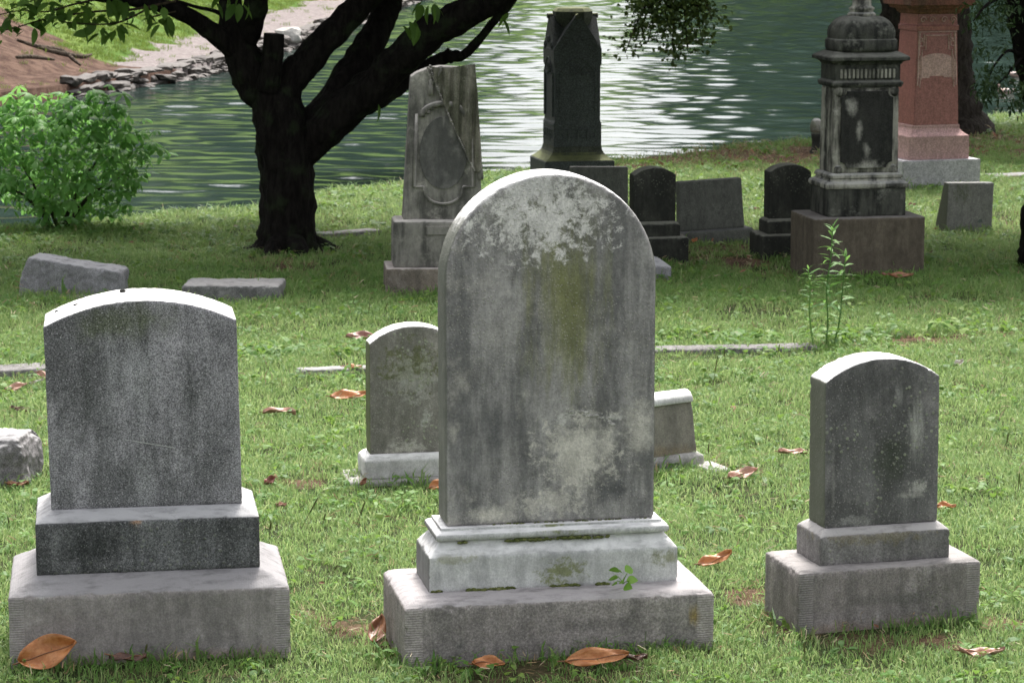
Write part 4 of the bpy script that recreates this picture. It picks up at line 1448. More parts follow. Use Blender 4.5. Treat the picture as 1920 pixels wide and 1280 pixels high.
loft(bm, [(0, 42 * k, 39 * k), (0.02, 46 * k, 43 * k), (0.05, 48 * k, 45 * k), (0.055, 56 * k, 53 * k), (0.085, 58 * k, 55 * k), (0.09, 66 * k, 63 * k), (0.26, 67 * k, 64 * k), (0.29, 66 * k, 63 * k), (0.42, 42 * k, 40 * k), (0.9, 38 * k, 36 * k), (1.5, 8 * k, 8 * k)])
part('cap', bevelled(bm, 0.004), mO4, O_, (0, 0, zb2))

# small carved post behind the black monument
PV = onslope(1530, 288)
Vv = empty('carved_post', (PV.x, PV.y, float(gz(PV.x, PV.y))), R(11))
tag(Vv, 'small weathered post with pale rounded head behind the left edge of the black monument', 'post')
k = 1 / pxm(PV)
bm = bmesh.new()
lathe(bm, [(14 * k, -0.1), (13 * k, 0.02), (9 * k, 0.05), (8 * k, 0.14), (10 * k, 0.2), (10 * k, 0.24)], 14)
part('stem', bm_mesh('stem', bm), mK, Vv, smooth=True)
bm = bmesh.new()
lathe(bm, [(9 * k, 0.24), (12 * k, 0.27), (12.5 * k, 0.32), (9 * k, 0.38), (4 * k, 0.405)], 14)
part('head', bm_mesh('head', bm), mP, Vv, smooth=True)
#PART4
# ------------------------------------------------------------------ bark and leaf materials
def bark_mat(name, a, c, moss=0.0):
    b = NB(name)
    o = b.obj()
    n = b.noise(b.vec(o, scale=(1, 1, 0.25)), 22, 8, 0.7)
    n2 = b.noise(o, 5, 5, 0.6)
    v = b.voro(b.vec(o, scale=(1, 1, 0.22)), 26)
    col = b.mix(b.rng(n, 0.35, 0.65), a, c)
    if moss:
        col = b.mix(b.math('MULTIPLY', b.rng(n2, 0.52, 0.68), moss), col, (0.03, 0.045, 0.02))
    return b.done(col, 0.95, b.bump(b.math('ADD', n, b.math('MULTIPLY', v, 0.8)), 1.0, 0.03), 0.1)


mbark = bark_mat('dark bark', (0.006, 0.005, 0.0045), (0.016, 0.014, 0.012), 0.5)
mbark2 = bark_mat('brown bark', (0.02, 0.016, 0.013), (0.055, 0.046, 0.038), 0.3)
mtwig = bark_mat('twig bark', (0.03, 0.024, 0.016), (0.07, 0.055, 0.035))
mcrown = leaf_mat('crown leaves', [(0.025, 0.06, 0.012), (0.04, 0.09, 0.018), (0.06, 0.12, 0.025)], trans=0.12, inst=False)


def leaf_quads(pts, size, seed, droop=0.4, ar=0.55):
    """one mesh of many folded leaves at pts"""
    r = np.random.default_rng(seed)
    n = len(pts)
    P = np.asarray(pts, float)
    yaw = r.uniform(0, 2 * np.pi, n)
    pit = r.normal(-droop, 0.5, n)
    rol = r.normal(0, 0.6, n)
    L = size * r.uniform(0.6, 1.25, n)
    W = L * ar
    ax = np.stack([np.cos(yaw) * np.cos(pit), np.sin(yaw) * np.cos(pit), np.sin(pit)], -1)
    sd_ = np.stack([-np.sin(yaw), np.cos(yaw), np.zeros(n)], -1)
    up = np.cross(ax, sd_)
    sd2 = sd_ * np.cos(rol)[:, None] + up * np.sin(rol)[:, None]
    up2 = np.cross(ax, sd2)
    V = np.empty((n, 6, 3))
    V[:, 0] = P
    V[:, 1] = P + ax * (L * 0.35)[:, None] + sd2 * (W * 0.5)[:, None] + up2 * (W * 0.12)[:, None]
    V[:, 2] = P + ax * (L * 0.72)[:, None] + sd2 * (W * 0.36)[:, None]
    V[:, 3] = P + ax * L[:, None] - up2 * (L * 0.12)[:, None]
    V[:, 4] = P + ax * (L * 0.72)[:, None] - sd2 * (W * 0.36)[:, None]
    V[:, 5] = P + ax * (L * 0.35)[:, None] - sd2 * (W * 0.5)[:, None] + up2 * (W * 0.12)[:, None]
    base = (np.arange(n) * 6)[:, None]
    F = np.concatenate([base + np.array([[0, 1, 2, 3]]), base + np.array([[0, 3, 4, 5]])], 0)
    return grid_mesh('leaves', V.reshape(-1, 3), F)


def clumps(centres, per, spread, seed):
    r = np.random.default_rng(seed)
    out = []
    for c in centres:
        q = r.normal(0, 1, (per, 3))
        q /= np.linalg.norm(q, axis=1)[:, None]
        q *= (r.uniform(0, 1, per) ** 0.5)[:, None] * spread * r.uniform(0.6, 1.3)
        q[:, 2] *= 0.6
        out.append(np.asarray(c) + q)
    return np.concatenate(out)


# ------------------------------------------------------------------ the big forked tree
YT = gp(538, 476).y + 0.25
T1P = gp(538, 476)
T1 = empty('forked_tree', (T1P.x, YT, float(gz(T1P.x, YT))))
tag(T1, 'big dark tree with trunk forking into several thick limbs, left of the draped monument', 'tree')
O1 = Vector(T1.location)


def tp(x, y, dy=0.0):
    return at(x, y, YT + dy) - O1


KT = 1 / pxm(at(538, 300, YT))


def limb(name, pts, rpx, parent, n=16, wob=0.16, seed=0, mat=None, sub=6):
    p, r = smoothpath([Vector(q) for q in pts], [q * KT for q in rpx], sub)
    bm = bmesh.new()
    tube(bm, p, r, n, wob, seed)
    return part(name, bm_mesh(name, bm), mat or mbark, parent, smooth=True)


limb('trunk', [tp(533, 512), tp(535, 484), tp(537, 468), tp(538, 450), tp(540, 400), tp(538, 330), tp(532, 270), tp(522, 215), tp(505, 165)], [128, 88, 66, 56, 51, 52, 52, 50, 38], T1, 36, 0.13, 1)
for i, (x1, y1, dy) in enumerate(((470, 488, -.15), (605, 486, -.1), (500, 496, -.5), (570, 496, -.5), (640, 478, .1))):
    limb('root', [tp(538, 448), tp((538 + x1) / 2, 462, dy * .5), tp(x1, y1, dy), tp(x1 + (x1 - 538) * .5, y1 + 18, dy * 1.6)], [24, 22, 12, 5], T1, 10, 0.15, 90 + i)
limb('limb', [tp(520, 225), tp(488, 165), tp(458, 110), tp(440, 50), tp(428, -10, .1), tp(418, -120, .3), tp(405, -330, .6), tp(380, -640, .9)], [20, 38, 36, 26, 22, 19, 15, 7], T1, 18, 0.2, 2)
limb('limb', [tp(450, 110), tp(466, 60, -.05), tp(482, 0, -.2), tp(492, -90, -.5), tp(505, -330, -1.2), tp(520, -600, -1.6)], [14, 24, 22, 19, 14, 6], T1, 16, 0.2, 3)
limb('limb', [tp(500, 250), tp(530, 175), tp(572, 118, .05), tp(628, 58, .1), tp(680, 4, .2), tp(735, -60, .3), tp(830, -260, .5), tp(900, -560, .6)], [16, 31, 29, 27, 25, 23, 16, 7], T1, 18, 0.2, 4)
limb('limb', [tp(545, 350), tp(582, 255, .1), tp(622, 192, .2), tp(668, 122, .35), tp(706, 62, .5), tp(728, 0, .7), tp(745, -90, 1.0), tp(760, -350, 1.6), tp(800, -640, 2)], [14, 34, 33, 30, 28, 26, 23, 16, 7], T1, 18, 0.2, 5)
big = limb('limb', [tp(552, 330), tp(606, 246, -.05), tp(668, 190, -.1), tp(732, 132, -.2), tp(792, 74, -.3), tp(862, 30, -.4), tp(938, -8, -.5), tp(1040, -90, -.7), tp(1180, -300, -1.0), tp(1300, -560, -1.2)], [12, 34, 36, 34, 31, 28, 26, 22, 16, 7], T1, 20, 0.24, 6)
limb('limb', [tp(640, 225, -.1), tp(700, 188, .0), tp(765, 150, .2), tp(830, 110, .35), tp(868, 104, .42), tp(895, 78, .45), tp(925, 42, .5), tp(962, 0, .55), tp(1000, -70, .6), tp(1060, -260, .7)], [14, 22, 18, 12, 9.5, 8.5, 8, 7.5, 7, 4], T1, 12, 0.2, 7)
# burr where a limb was lost, and the sawn stub
bm = bmesh.new()
bmesh.ops.create_icosphere(bm, subdivisions=3, radius=15 * KT, matrix=Matrix.Translation(tp(846, 106, .36)) @ Matrix.Diagonal((1.5, 1, 0.8, 1)))
for v in bm.verts:
    v.co += v.normal * 0.03 * mnoise.noise(v.co * 25)
part('burr', bm_mesh('burr', bm), mbark, T1, smooth=True)
bm = bmesh.new()
p, r = smoothpath([tp(500, 170, -.12), tp(510, 120, -.14), tp(514, 64, -.15)], [22 * KT, 21 * KT, 19 * KT])
tube(bm, p, r, 12, 0.12, 9)
part('sawn_stub', bm_mesh('sawn_stub', bm), mbark, T1, smooth=False)
limb('branch', [tp(455, 118), tp(420, 78, -.1), tp(385, 50, -.15), tp(340, 24, -.25), tp(290, 8, -.4), tp(200, -6, -.6), tp(90, -30, -1.0), tp(-100, -120, -1.5)], [16, 19, 17, 15, 13, 12, 10, 6], T1, 12, 0.15, 10)
limb('branch', [tp(436, 40), tp(405, 22, -.1), tp(370, 14, -.2), tp(330, 2, -.3)], [5, 4, 3.5, 3], T1, 8, 0.1, 11)
# leafy low branch at the top left: every leaf is its own piece
mleaf = leaf_mat('branch leaves', [(0.05, 0.11, 0.018), (0.085, 0.17, 0.025), (0.13, 0.24, 0.04)], trans=0.5)


def leaf_mesh(L, W, bend=0.15, fold=0.12, nseg=5):
    vs, fs = [], []
    for i in range(nseg + 1):
        t = i / nseg
        w = W / 2 * math.sin(math.pi * min(1, t ** 0.8 * 0.97 + 0.03)) ** 0.8
        z = -bend * L * t * t
        vs += [(t * L, -w, z + fold * w), (t * L, 0, z), (t * L, w, z + fold * w)]
    for i in range(nseg):
        a = i * 3
        fs += [(a, a + 3, a + 4, a + 1), (a + 1, a + 4, a + 5, a + 2)]
    return mesh_np('leaf', vs, fs)


LM = [leaf_mesh(24 * KT, 13 * KT), leaf_mesh(30 * KT, 15 * KT, 0.3), leaf_mesh(19 * KT, 11 * KT, 0.1, 0.3)]
for m_ in LM:
    m_.materials.append(mleaf)
    m_.polygons.foreach_set('use_smooth', [True] * len(m_.polygons))
rl = random.Random(5)
for j, (path, rad) in enumerate([
        ([(330, 2), (250, 18), (180, 22), (120, 30), (70, 40), (20, 55), (-30, 62)], 2.6),
        ([(290, 10), (230, 40), (190, 46), (150, 44), (110, 40)], 2.0),
        ([(200, -4), (140, 8), (90, 22), (40, 20), (-10, 30)], 2.2),
        ([(330, 22), (300, 28), (285, 32), (300, 30)], 1.6),
        ([(120, -10), (60, 2), (20, 18)], 1.6)]):
    dy0 = -0.55 - 0.1 * j
    pts = [tp(x, y, dy0 - 0.05 * i) for i, (x, y) in enumerate(path)]
    tw = limb('twig', pts, list(np.linspace(rad, 0.8, len(pts))), T1, 6, 0, 20 + j, mtwig)
    sp_, _ = smoothpath(pts, [1] * len(pts), 8)
    nleaf = [52, 34, 30, 9, 16][j]
    for i in range(nleaf):
        p = sp_[rl.randrange(2, len(sp_))]
        lo = bpy.data.objects.new('leaf', rl.choice(LM))
        COL.objects.link(lo)
        lo.parent = tw
        lo.location = p + Vector((rl.uniform(-.05, .05), rl.uniform(-.12, .12), rl.uniform(-.07, .05)))
        lo.rotation_euler = (rl.gauss(0, 0.6), rl.gauss(0.45, 0.5), rl.uniform(0, 6.28))
        s_ = rl.uniform(0.75, 1.2)
        lo.scale = (s_, s_, s_)
# few pale maple-like leaves hanging over the fork, and wisps on the right limbs
for (x, y, n_) in ((215, -2, 5), (232, 4, 4), (455, 2, 5), (420, -4, 4), (318, 30, 3), (770, 45, 5), (800, 5, 6), (955, 30, 3), (716, 200, 1)):
    for i in range(n_):
        lo = bpy.data.objects.new('leaf', LM[1])
        COL.objects.link(lo)
        lo.parent = T1
        lo.location = tp(x + rl.uniform(-16, 16), y + rl.uniform(-6, 10), -.75 + rl.uniform(-.2, .2))
        lo.rotation_euler = (rl.gauss(0, .5), rl.uniform(0.6, 1.4), rl.uniform(0, 6.28))
        lo.scale = (1.1, 1.1, 1.1)
# crown above the picture
rr = random.Random(11)
cc = []
for i in range(420):
    a = rr.uniform(0, 6.28)
    q = rr.random() ** 0.5
    rad = 5.6 * q
    z = 2.75 + rr.uniform(0, 1) * (3.6 - 1.8 * q * q)
    if rad * math.cos(a) < -2.2 and rad * 0.46 * math.sin(a) > -0.6:
        continue
    cc.append((0.2 + rad * math.cos(a), rad * 0.46 * math.sin(a) + 1.1, z))
cr = part('crown', leaf_quads(clumps(cc, 95, 0.7, 4), 0.19, 5), mcrown, T1)

# ------------------------------------------------------------------ two trees at the right
T2P = gp(1745, 246)
T2 = empty('lakeside_tree', (T2P.x, T2P.y, float(gz(T2P.x, T2P.y))))
tag(T2, 'thick trunked tree at the water edge behind the pink monument', 'tree')
O2 = Vector(T2.location)
KT = 1 / pxm(T2P)
YB = T2P.y


def tq(x, y, dy=0.0):
    return at(x, y, YB + dy) - O2


limb('trunk', [tq(1742, 275), tq(1742, 245), tq(1740, 215), tq(1737, 170), tq(1735, 110), tq(1734, 40), tq(1733, -40), tq(1730, -260), tq(1728, -700), tq(1720, -1200)],
     [150, 124, 100, 90, 85, 82, 80, 74, 55, 15], T2, 30, 0.12, 31, mbark2)
for (pts, rp) in (([tq(1733, -120), tq(1600, -210, -.8), tq(1450, -250, -1.6), tq(1330, -220, -2.2), tq(1260, -130, -2.6)], [30, 24, 18, 12, 5]),
                  ([tq(1733, -250), tq(1850, -400, -1), tq(2000, -480, -2)], [30, 22, 10]), ([tq(1733, -350), tq(1600, -560, 1), tq(1500, -700, 2)], [30, 20, 8])):
    limb('limb', pts, rp, T2, 12, 0.1, 33, mbark2)
# hanging sprays of small leaves over the water
msm = leaf_mat('small leaves', [(0.028, 0.055, 0.012), (0.05, 0.09, 0.018), (0.11, 0.15, 0.035)], trans=0.35, inst=False)
rs = random.Random(9)
for (x0, y0, x1, y1, n_) in ((1235, -60, 1172, 100, 200), (1245, -60, 1200, 60, 170), (1255, -70, 1245, 60, 220), (1262, -70, 1262, 118, 260), (1275, -70, 1290, 100, 250), (1285, -80, 1318, 80, 220),
                             (1292, -80, 1335, 36, 190), (1250, -60, 1215, 80, 140), (1300, -60, 1310, 30, 170), (1230, -60, 1190, 25, 150), (1240, -60, 1222, 20, 160), (1270, -60, 1285, 20, 160)):
    pts = [tq(x0, y0, -2.5), tq((x0 * 2 + x1) / 3 + 4, (y0 * 2 + y1) / 3, -2.55), tq((x0 + x1 * 2) / 3, (y0 + y1 * 2) / 3, -2.6), tq(x1, y1, -2.62)]
    tw = limb('twig', pts, [2.5, 2, 1.5, 0.8], T2, 6, 0, 40, mtwig, 5)
    lp = []
    sp_, _ = smoothpath(pts, [1] * 4, 10)
    for i in range(n_):
        t = rs.random() ** 0.6
        p = sp_[int(t * (len(sp_) - 1))]
        g_ = 0.09 + 0.05 * math.sin(t * 12 + x1)
        lp.append((p.x + rs.gauss(0, g_), p.y + rs.gauss(0, 0.12), p.z + rs.gauss(0, 0.05)))
    part('spray', leaf_quads(lp, 0.062, x1, 0.5, 0.75), msm, tw)['kind'] = 'stuff'
cc = []
for i in range(420):
    a = rr.uniform(0, 6.28)
    q = rr.random() ** 0.5
    cc.append((6.4 * q * math.cos(a) - .9, 2.9 * q * math.sin(a) + 0.8, 3.2 + rr.random() * (5 - 2.5 * q)))
part('crown', leaf_quads(clumps(cc, 80, 0.8, 14), 0.21, 15), mcrown, T2)

T3P = gp(1975, 506)
T3 = empty('edge_tree', (T3P.x, T3P.y, float(gz(T3P.x, T3P.y))))
tag(T3, 'dark leaning trunk cut off by the right edge of the photo', 'tree')
O3 = Vector(T3.location)
KT = 1 / pxm(T3P)
Y3 = T3P.y


def tr_(x, y, dy=0.0):
    return at(x, y, Y3 + dy) - O3


limb('trunk', [tr_(1975, 530), tr_(1976, 500), tr_(1980, 440), tr_(1990, 350), tr_(1998, 260), tr_(1985, 190), tr_(1970, 120), tr_(1958, 50), tr_(1948, -20), tr_(1935, -200), tr_(1930, -500), tr_(1900, -900)],
     [84, 70, 66, 62, 62, 62, 62, 62, 62, 55, 40, 12], T3, 24, 0.14, 51, mbark)
for (pts, rp) in (([tr_(1930, 120), tr_(1895, 95, -.2), tr_(1868, 118, -.3), tr_(1852, 150, -.35)], [7, 3, 2, 1]), ([tr_(1935, 90), tr_(1905, 120, -.2), tr_(1885, 145, -.3), tr_(1868, 160, -.35)], [5, 3, 2, 1]),
                  ([tr_(1930, 0), tr_(1890, -10, -.3), tr_(1850, 10, -.5), tr_(1825, 40, -.6)], [7, 5, 3, 1]), ([tr_(1925, 20), tr_(1900, 25, -.2), tr_(1888, 40, -.3)], [6, 4, 2])):
    br = limb('branch', pts, rp, T3, 7, 0.05, 53, mbark)
mfine = leaf_mat('fine needles', [(0.018, 0.042, 0.014), (0.035, 0.07, 0.02), (0.06, 0.10, 0.03)], trans=0.25, inst=False)
lp = []
for (x, y, n_, sx, sy) in ((1855, 12, 130, 26, 12), (1870, 40, 90, 26, 14), (1835, 30, 60, 12, 18), (1868, 85, 40, 16, 14), (1850, 150, 110, 14, 14), (1845, 178, 50, 9, 7), (1868, 165, 80, 14, 12), (1912, 165, 90, 10, 18), (1905, 190, 50, 10, 8),
                           (1862, 125, 40, 18, 14), (1895, 10, 60, 14, 10), (1838, 95, 30, 8, 14)):
    for i in range(n_):
        lp.append(tr_(x + rs.gauss(0, sx), y + rs.gauss(0, sy), -.35 + rs.gauss(0, .12)))
part('needle_sprays', leaf_quads(lp, 0.055, 61, 0.6, 0.3), mfine, T3)['kind'] = 'stuff'
cc = []
for i in range(380):
    a = rr.uniform(0, 6.28)
    q = rr.random() ** 0.5
    cc.append((4.4 * q * math.cos(a) - 1.3, 2.2 * q * math.sin(a) + 2.6, 3.0 + rr.random() * (4 - 2 * q)))
part('crown', leaf_quads(clumps(cc, 95, 0.7, 24), 0.19, 25), mcrown, T3)

# ------------------------------------------------------------------ bush with drooping leaf whorls
BP = gp(105, 437)
BU = empty('bush', (BP.x, BP.y + 0.1, float(gz(BP.x, BP.y))))
tag(BU, 'round green bush with drooping palm-shaped leaf whorls at the water edge on the left', 'bush')
OB = Vector(BU.location)
KT = 1 / pxm(BP)
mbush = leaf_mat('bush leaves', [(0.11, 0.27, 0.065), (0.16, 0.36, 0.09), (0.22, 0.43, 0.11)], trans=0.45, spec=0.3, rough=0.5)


def whorl(seed):
    r = random.Random(seed)
    vs, fs = [], []
    nl = r.choice((5, 6, 7))
    for q in range(nl):
        a = q * 2 * math.pi / nl + r.uniform(-.2, .2)
        L = r.uniform(0.08, 0.125)
        W = L * 0.42
        dro = r.uniform(0.7, 1.3)
        b0 = len(vs)
        for i in range(5):
            t = i / 4
            w = W / 2 * math.sin(math.pi * (0.06 + 0.90 * t ** 1.5))
            rad = L * math.sin(t * dro) / dro * 1.0
            z = -L * (1 - math.cos(t * dro)) / dro * 1.1
            cx, cy = math.cos(a) * rad, math.sin(a) * rad
            sx, sy = -math.sin(a) * w, math.cos(a) * w
            vs += [(cx - sx, cy - sy, z - w * 0.25), (cx, cy, z), (cx + sx, cy + sy, z - w * 0.25)]
        for i in range(4):
            k0 = b0 + i * 3
            fs += [(k0, k0 + 3, k0 + 4, k0 + 1), (k0 + 1, k0 + 4, k0 + 5, k0 + 2)]
    me = mesh_np('leaf_whorl', vs, fs)
    me.materials.append(mbush)
    me.polygons.foreach_set('use_smooth', [True] * len(me.polygons))
    return me


WH = [whorl(i) for i in range(6)]
rb = random.Random(21)
stems = [[(95, 430), (80, 390), (65, 350), (50, 325), (40, 305)], [(110, 430), (92, 380), (98, 340), (104, 310), (106, 290)], [(115, 430), (140, 370), (165, 325), (180, 305)], [(120, 430), (165, 370), (210, 340), (240, 322)], [(100, 430), (60, 380), (10, 345), (-25, 330)]]
for i, st_ in enumerate(stems):
    limb('stem', [at(x, y, BU.location.y + 0.15 + 0.06 * j * (1 if i % 2 else -1)) - OB for j, (x, y) in enumerate(st_)], [4.5, 3.4, 2.4, 1.8, 1.0][:len(st_)], BU, 8, 0.05, 70 + i, mbark2)
fp = []
while len(fp) < 2200:
    x, y, d = rb.uniform(-1, 1), rb.uniform(-1, 1), rb.uniform(-1, 1)
    if x * x + y * y + d * d < 0.72 and (y > -0.5 or abs(x) < 0.5):
        fp.append(at(112 + 205 * x, 290 - 143 * y, BU.location.y + 0.15 + d * 0.55) - OB)
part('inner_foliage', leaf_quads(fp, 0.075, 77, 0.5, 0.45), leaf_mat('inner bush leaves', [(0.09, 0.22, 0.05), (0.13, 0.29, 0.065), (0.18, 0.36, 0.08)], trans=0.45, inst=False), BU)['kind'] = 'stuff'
cnt = 0
while cnt < 300:
    # dome: centre (125,305) px, half sizes 195 x 150 px, flat below
    x, y, d = rb.uniform(-1, 1), rb.uniform(-1, 1), rb.uniform(-1, 1)
    q = math.sqrt(x * x + y * y + d * d)
    if q > 1 or (q < 0.62 and rb.random() < 0.85):
        continue
    px_, py_ = 112 + 212 * x, 290 - 148 * y
    # uneven outline: bites and lobes
    if y < -0.35 and abs(x + 0.1) > 0.62 + 0.3 * (y + 1):
        continue
    ang = math.atan2(y, x)
    if q > 0.92 + 0.10 * math.sin(ang * 7) + 0.06 * math.sin(ang * 13 + 1):
        continue
    if d > 0.1 and rb.random() < 0.7:
        continue
    wo_ = bpy.data.objects.new('leaf_whorl', rb.choice(WH))
    COL.objects.link(wo_)
    wo_.parent = BU
    wo_.location = at(px_, py_, BU.location.y + 0.15 + d * 0.6) - OB
    wo_.rotation_euler = (rb.gauss(0.18, 0.25), rb.gauss(0, 0.3), rb.uniform(0, 6.28))
    s_ = rb.uniform(0.75, 1.25)
    wo_.scale = (s_, s_, s_)
    cnt += 1

# ------------------------------------------------------------------ woods round the far end of the pond (seen in the water)
mwood = leaf_mat('woodland leaves', [(0.05, 0.085, 0.04), (0.075, 0.12, 0.055), (0.10, 0.15, 0.065)], trans=0.3, inst=False)
rw = random.Random(31)
cc, tops_ = [], []
bmw = bmesh.new()
for i in range(96):
    t = i / 95
    ang = R(-34 + 68 * t + rw.uniform(-.3, .3))
    dist = rw.uniform(150, 166)
    X, Y = math.sin(ang) * dist, math.cos(ang) * dist
    gap = math.exp(-((X - 4.0) / 9.5) ** 4)
    H = rw.uniform(26, 40) * (1 - 0.80 * gap) + 2
    Zb = WZ + 6 if Y < 140 else WZ + 2.5
    tube(bmw, [(X, Y, WZ - 1), (X + .3, Y, WZ + H * 0.4), (X, Y, WZ + H * 0.8)], [0.5, 0.35, 0.1], 6)
    for q in range(int(26 + H)):
        a = rw.uniform(0, 6.28)
        zz = rw.uniform(0.06, 1)
        rad = (4.6 * math.sqrt(max(0.05, math.sin(math.pi * min(1, zz * 0.85 + 0.12))))) * rw.uniform(0.4, 1) * min(1, H / 14 + .2)
        cc.append((X + rad * math.cos(a), Y + rad * math.sin(a), WZ + zz * H))
for i in range(34):                       # trees on top of the left-hand bank
    s_ = 20 + i * 3.0
    T_ = rw.uniform(13, 22)
    X, Y = np.interp(s_, S, SX) + np.interp(s_, S, nxv) * T_, np.interp(s_, S, SY) + np.interp(s_, S, nyv) * T_
    zb = WZ + float(bank_h(np.array(T_), np.array(s_)))
    H = rw.uniform(12, 18)
    tube(bmw, [(X, Y, zb - 1), (X + .3, Y, zb + H * 0.4), (X, Y, zb + H * 0.8)], [0.4, 0.3, 0.1], 6)
    for q in range(40):
        a = rw.uniform(0, 6.28)
        zz = rw.uniform(0.2, 1)
        rad = 3.6 * math.sqrt(max(0.05, math.sin(math.pi * min(1, zz * 0.85 + 0.1)))) * rw.uniform(0.4, 1)
        cc.append((X + rad * math.cos(a), Y + rad * math.sin(a), zb + zz * H))
me = leaf_quads(clumps(cc, 26, 1.8, 33), 1.5, 34, 0.2, 0.8)
wl = link('woodland', me, mwood)
tag(wl, 'dark green woodland round the far side of the pond', 'woodland', kind='stuff')
wt = link('woodland_trunks', bm_mesh('woodland_trunks', bmw), mbark2, wl)
wt['kind'] = 'stuff'

# ------------------------------------------------------------------ stone retaining wall on the far shore
W_ = empty('retaining_wall', (-6.3, 51, WZ))
tag(W_, 'low rough stone retaining wall along the far shore of the pond', 'wall')
mwall = stone_mat('shore stone', (0.09, 0.08, 0.068), (0.04, 0.035, 0.03), (0.18, 0.16, 0.15), streak=0.6, palef=0.4, tops=(0.18, 0.165, 0.155), seed=80, bumpf=0.6)
WM = []
for i in range(6):
    bm = bmesh.new()
    bmesh.ops.create_icosphere(bm, subdivisions=2, radius=0.5)
    for v in bm.verts:
        c_ = v.co
        m_ = max(abs(c_.x), abs(c_.y), abs(c_.z))
        v.co = c_ * (0.25 + 0.75 * 0.5 / m_) * (1 + 0.30 * mnoise.noise(c_ * 3 + Vector((i * 5, 0, 0))))
    mm = bm_mesh('stone', bm)
    mm.materials.append(mwall)
    WM.append(mm)
rk = random.Random(41)
s0 = float(np.interp(46.5, SY[SX > -9], S[SX > -9]))
s = s0
while s < s0 + 48:
    x_, y_ = np.interp(s, S, SX), np.interp(s, S, SY)
    tx_, ty_ = np.interp(s, S, nxv), np.interp(s, S, nyv)
    L = rk.uniform(0.18, 0.55) * (1 if s < s0 + 15 else 1.7)
    for row in range(3):
        o = bpy.data.objects.new('stone', rk.choice(WM))
        COL.objects.link(o)
        o.parent = W_
        off = rk.uniform(-0.06, 0.12) + row * 0.07
        o.location = (x_ + tx_ * off + 6.3 + rk.uniform(-.05, .05), y_ + ty_ * off - 51, 0.0 + row * 0.125 + rk.uniform(-.025, .03))
        o.rotation_euler = (rk.gauss(0, .1), rk.gauss(0, .1), math.atan2(-tx_, ty_) + rk.gauss(0, .15))
        o.scale = (L * rk.uniform(0.6, 1.5), rk.uniform(0.3, 0.5), 0.13 * rk.uniform(0.6, 1.4))
    s += L * 0.85
for (x, y, r_, lab) in ((545, 68, 0.30, 'large white boulder at the edge of the far path, beside the tree stub'), (556, 86, 0.2, 'small pale boulder below the white boulder on the far shore')):
    P, _, _ = on_bank(x, y + 12)
    o = link('boulder', WM[0].copy(), None)
    o.data.materials.clear()
    o.data.materials.append(stone_mat('white boulder', (0.62, 0.59, 0.55), (0.4, 0.38, 0.35), (0.75, 0.73, 0.7), seed=81))
    o.location = (P.x, P.y, P.z + r_ * 0.25)
    o.scale = (r_ * 2, r_ * 1.5, r_ * 1.2)
    tag(o, lab, 'boulder')
# roots on the bare earth of the far bank
mroot = bark_mat('old root', (0.05, 0.04, 0.03), (0.14, 0.11, 0.085))
for i, (path, lab) in enumerate((([(35, 82), (75, 90), (115, 105), (150, 118)], 'long thin tree root crossing the bare earth of the far bank'),
                                 ([(70, 92), (100, 97), (150, 103), (175, 106)], 'thin tree root above the long one on the far bare earth'),
                                 ([(28, 110), (55, 109), (100, 114)], 'short thick tree root lowest on the far bare earth'))):
    pts = []
    for (x, y) in path:
        P, _, _ = on_bank(x, y)
        pts.append(P + Vector((0, 0, 0.02)))
    p, r = smoothpath(pts, [0.03] + [0.05] * (len(pts) - 2) + [0.02], 5)
    bm = bmesh.new()
    tube(bm, p, r, 7, 0.2, i)
    tag(link('tree_root', bm_mesh('tree_root', bm), mroot, None, True), lab, 'root')

# ------------------------------------------------------------------ two birds on the water
def bird(x, y, label, rz):
    a, dy, dz = ray(x, y)
    t = (WZ + 0.03 - CAMZ) / dz
    P = Vector((a * t, dy * t, WZ))
    e = empty('water_bird', P, rz)
    tag(e, label, 'bird')
    bm = bmesh.new()
    path, rad = smoothpath([(-0.20, 0, 0.09), (-0.14, 0, 0.055), (-0.04, 0, 0.045), (0.07, 0, 0.05), (0.11, 0, 0.09), (0.115, 0, 0.14), (0.14, 0, 0.165), (0.175, 0, 0.16)], [0.008, 0.04, 0.062, 0.055, 0.036, 0.026, 0.03, 0.012], 4)
    tube(bm, path, rad, 12)
    part('body', bm_mesh('body', bm), NB('plumage').done((0.42, 0.30, 0.25), 0.7), e, smooth=True)
    bm = bmesh.new()
    tube(bm, [(0.17, 0, 0.158), (0.20, 0, 0.15), (0.215, 0, 0.148)], [0.011, 0.009, 0.003], 8)
    part('bill', bm_mesh('bill', bm), NB('bill').done((0.45, 0.28, 0.08), 0.5), e, smooth=True)
    for s_ in (-1, 1):
        bm = bmesh.new()
        p, r = smoothpath([(0.05, s_ * 0.05, 0.07), (-0.04, s_ * 0.062, 0.08), (-0.16, s_ * 0.03, 0.085)], [0.012, 0.026, 0.006], 4)
        tube(bm, p, r, 8)
        part('wing', bm_mesh('wing', bm), NB('wing').done((0.6, 0.55, 0.52), 0.7), e, smooth=True)


bird(1884, 174, 'small pale bird floating on the pond between the two right-hand trees', R(200))
bird(1907, 142, 'small pinkish bird on the pond close to the trunk at the right edge', R(30))

#PART5
# ------------------------------------------------------------------ fallen magnolia leaves
def dead_mat(name, a, c):
    b = NB(name)
    o = b.obj()
    xyz = b.sep(o)
    n = b.noise(o, 35, 6, 0.65)
    n2 = b.noise(b.vec(o, scale=(0.3, 1, 1)), 120, 4, 0.6)
    col = b.mix(b.rng(n, 0.35, 0.68), a, c)
    col = b.mix(b.math('MULTIPLY', b.rng(n2, 0.5, 0.7), 0.25), col, tuple(x * 0.5 for x in a))
    return b.done(col, 0.42, b.bump(n2, 0.35, 0.003), 0.4)


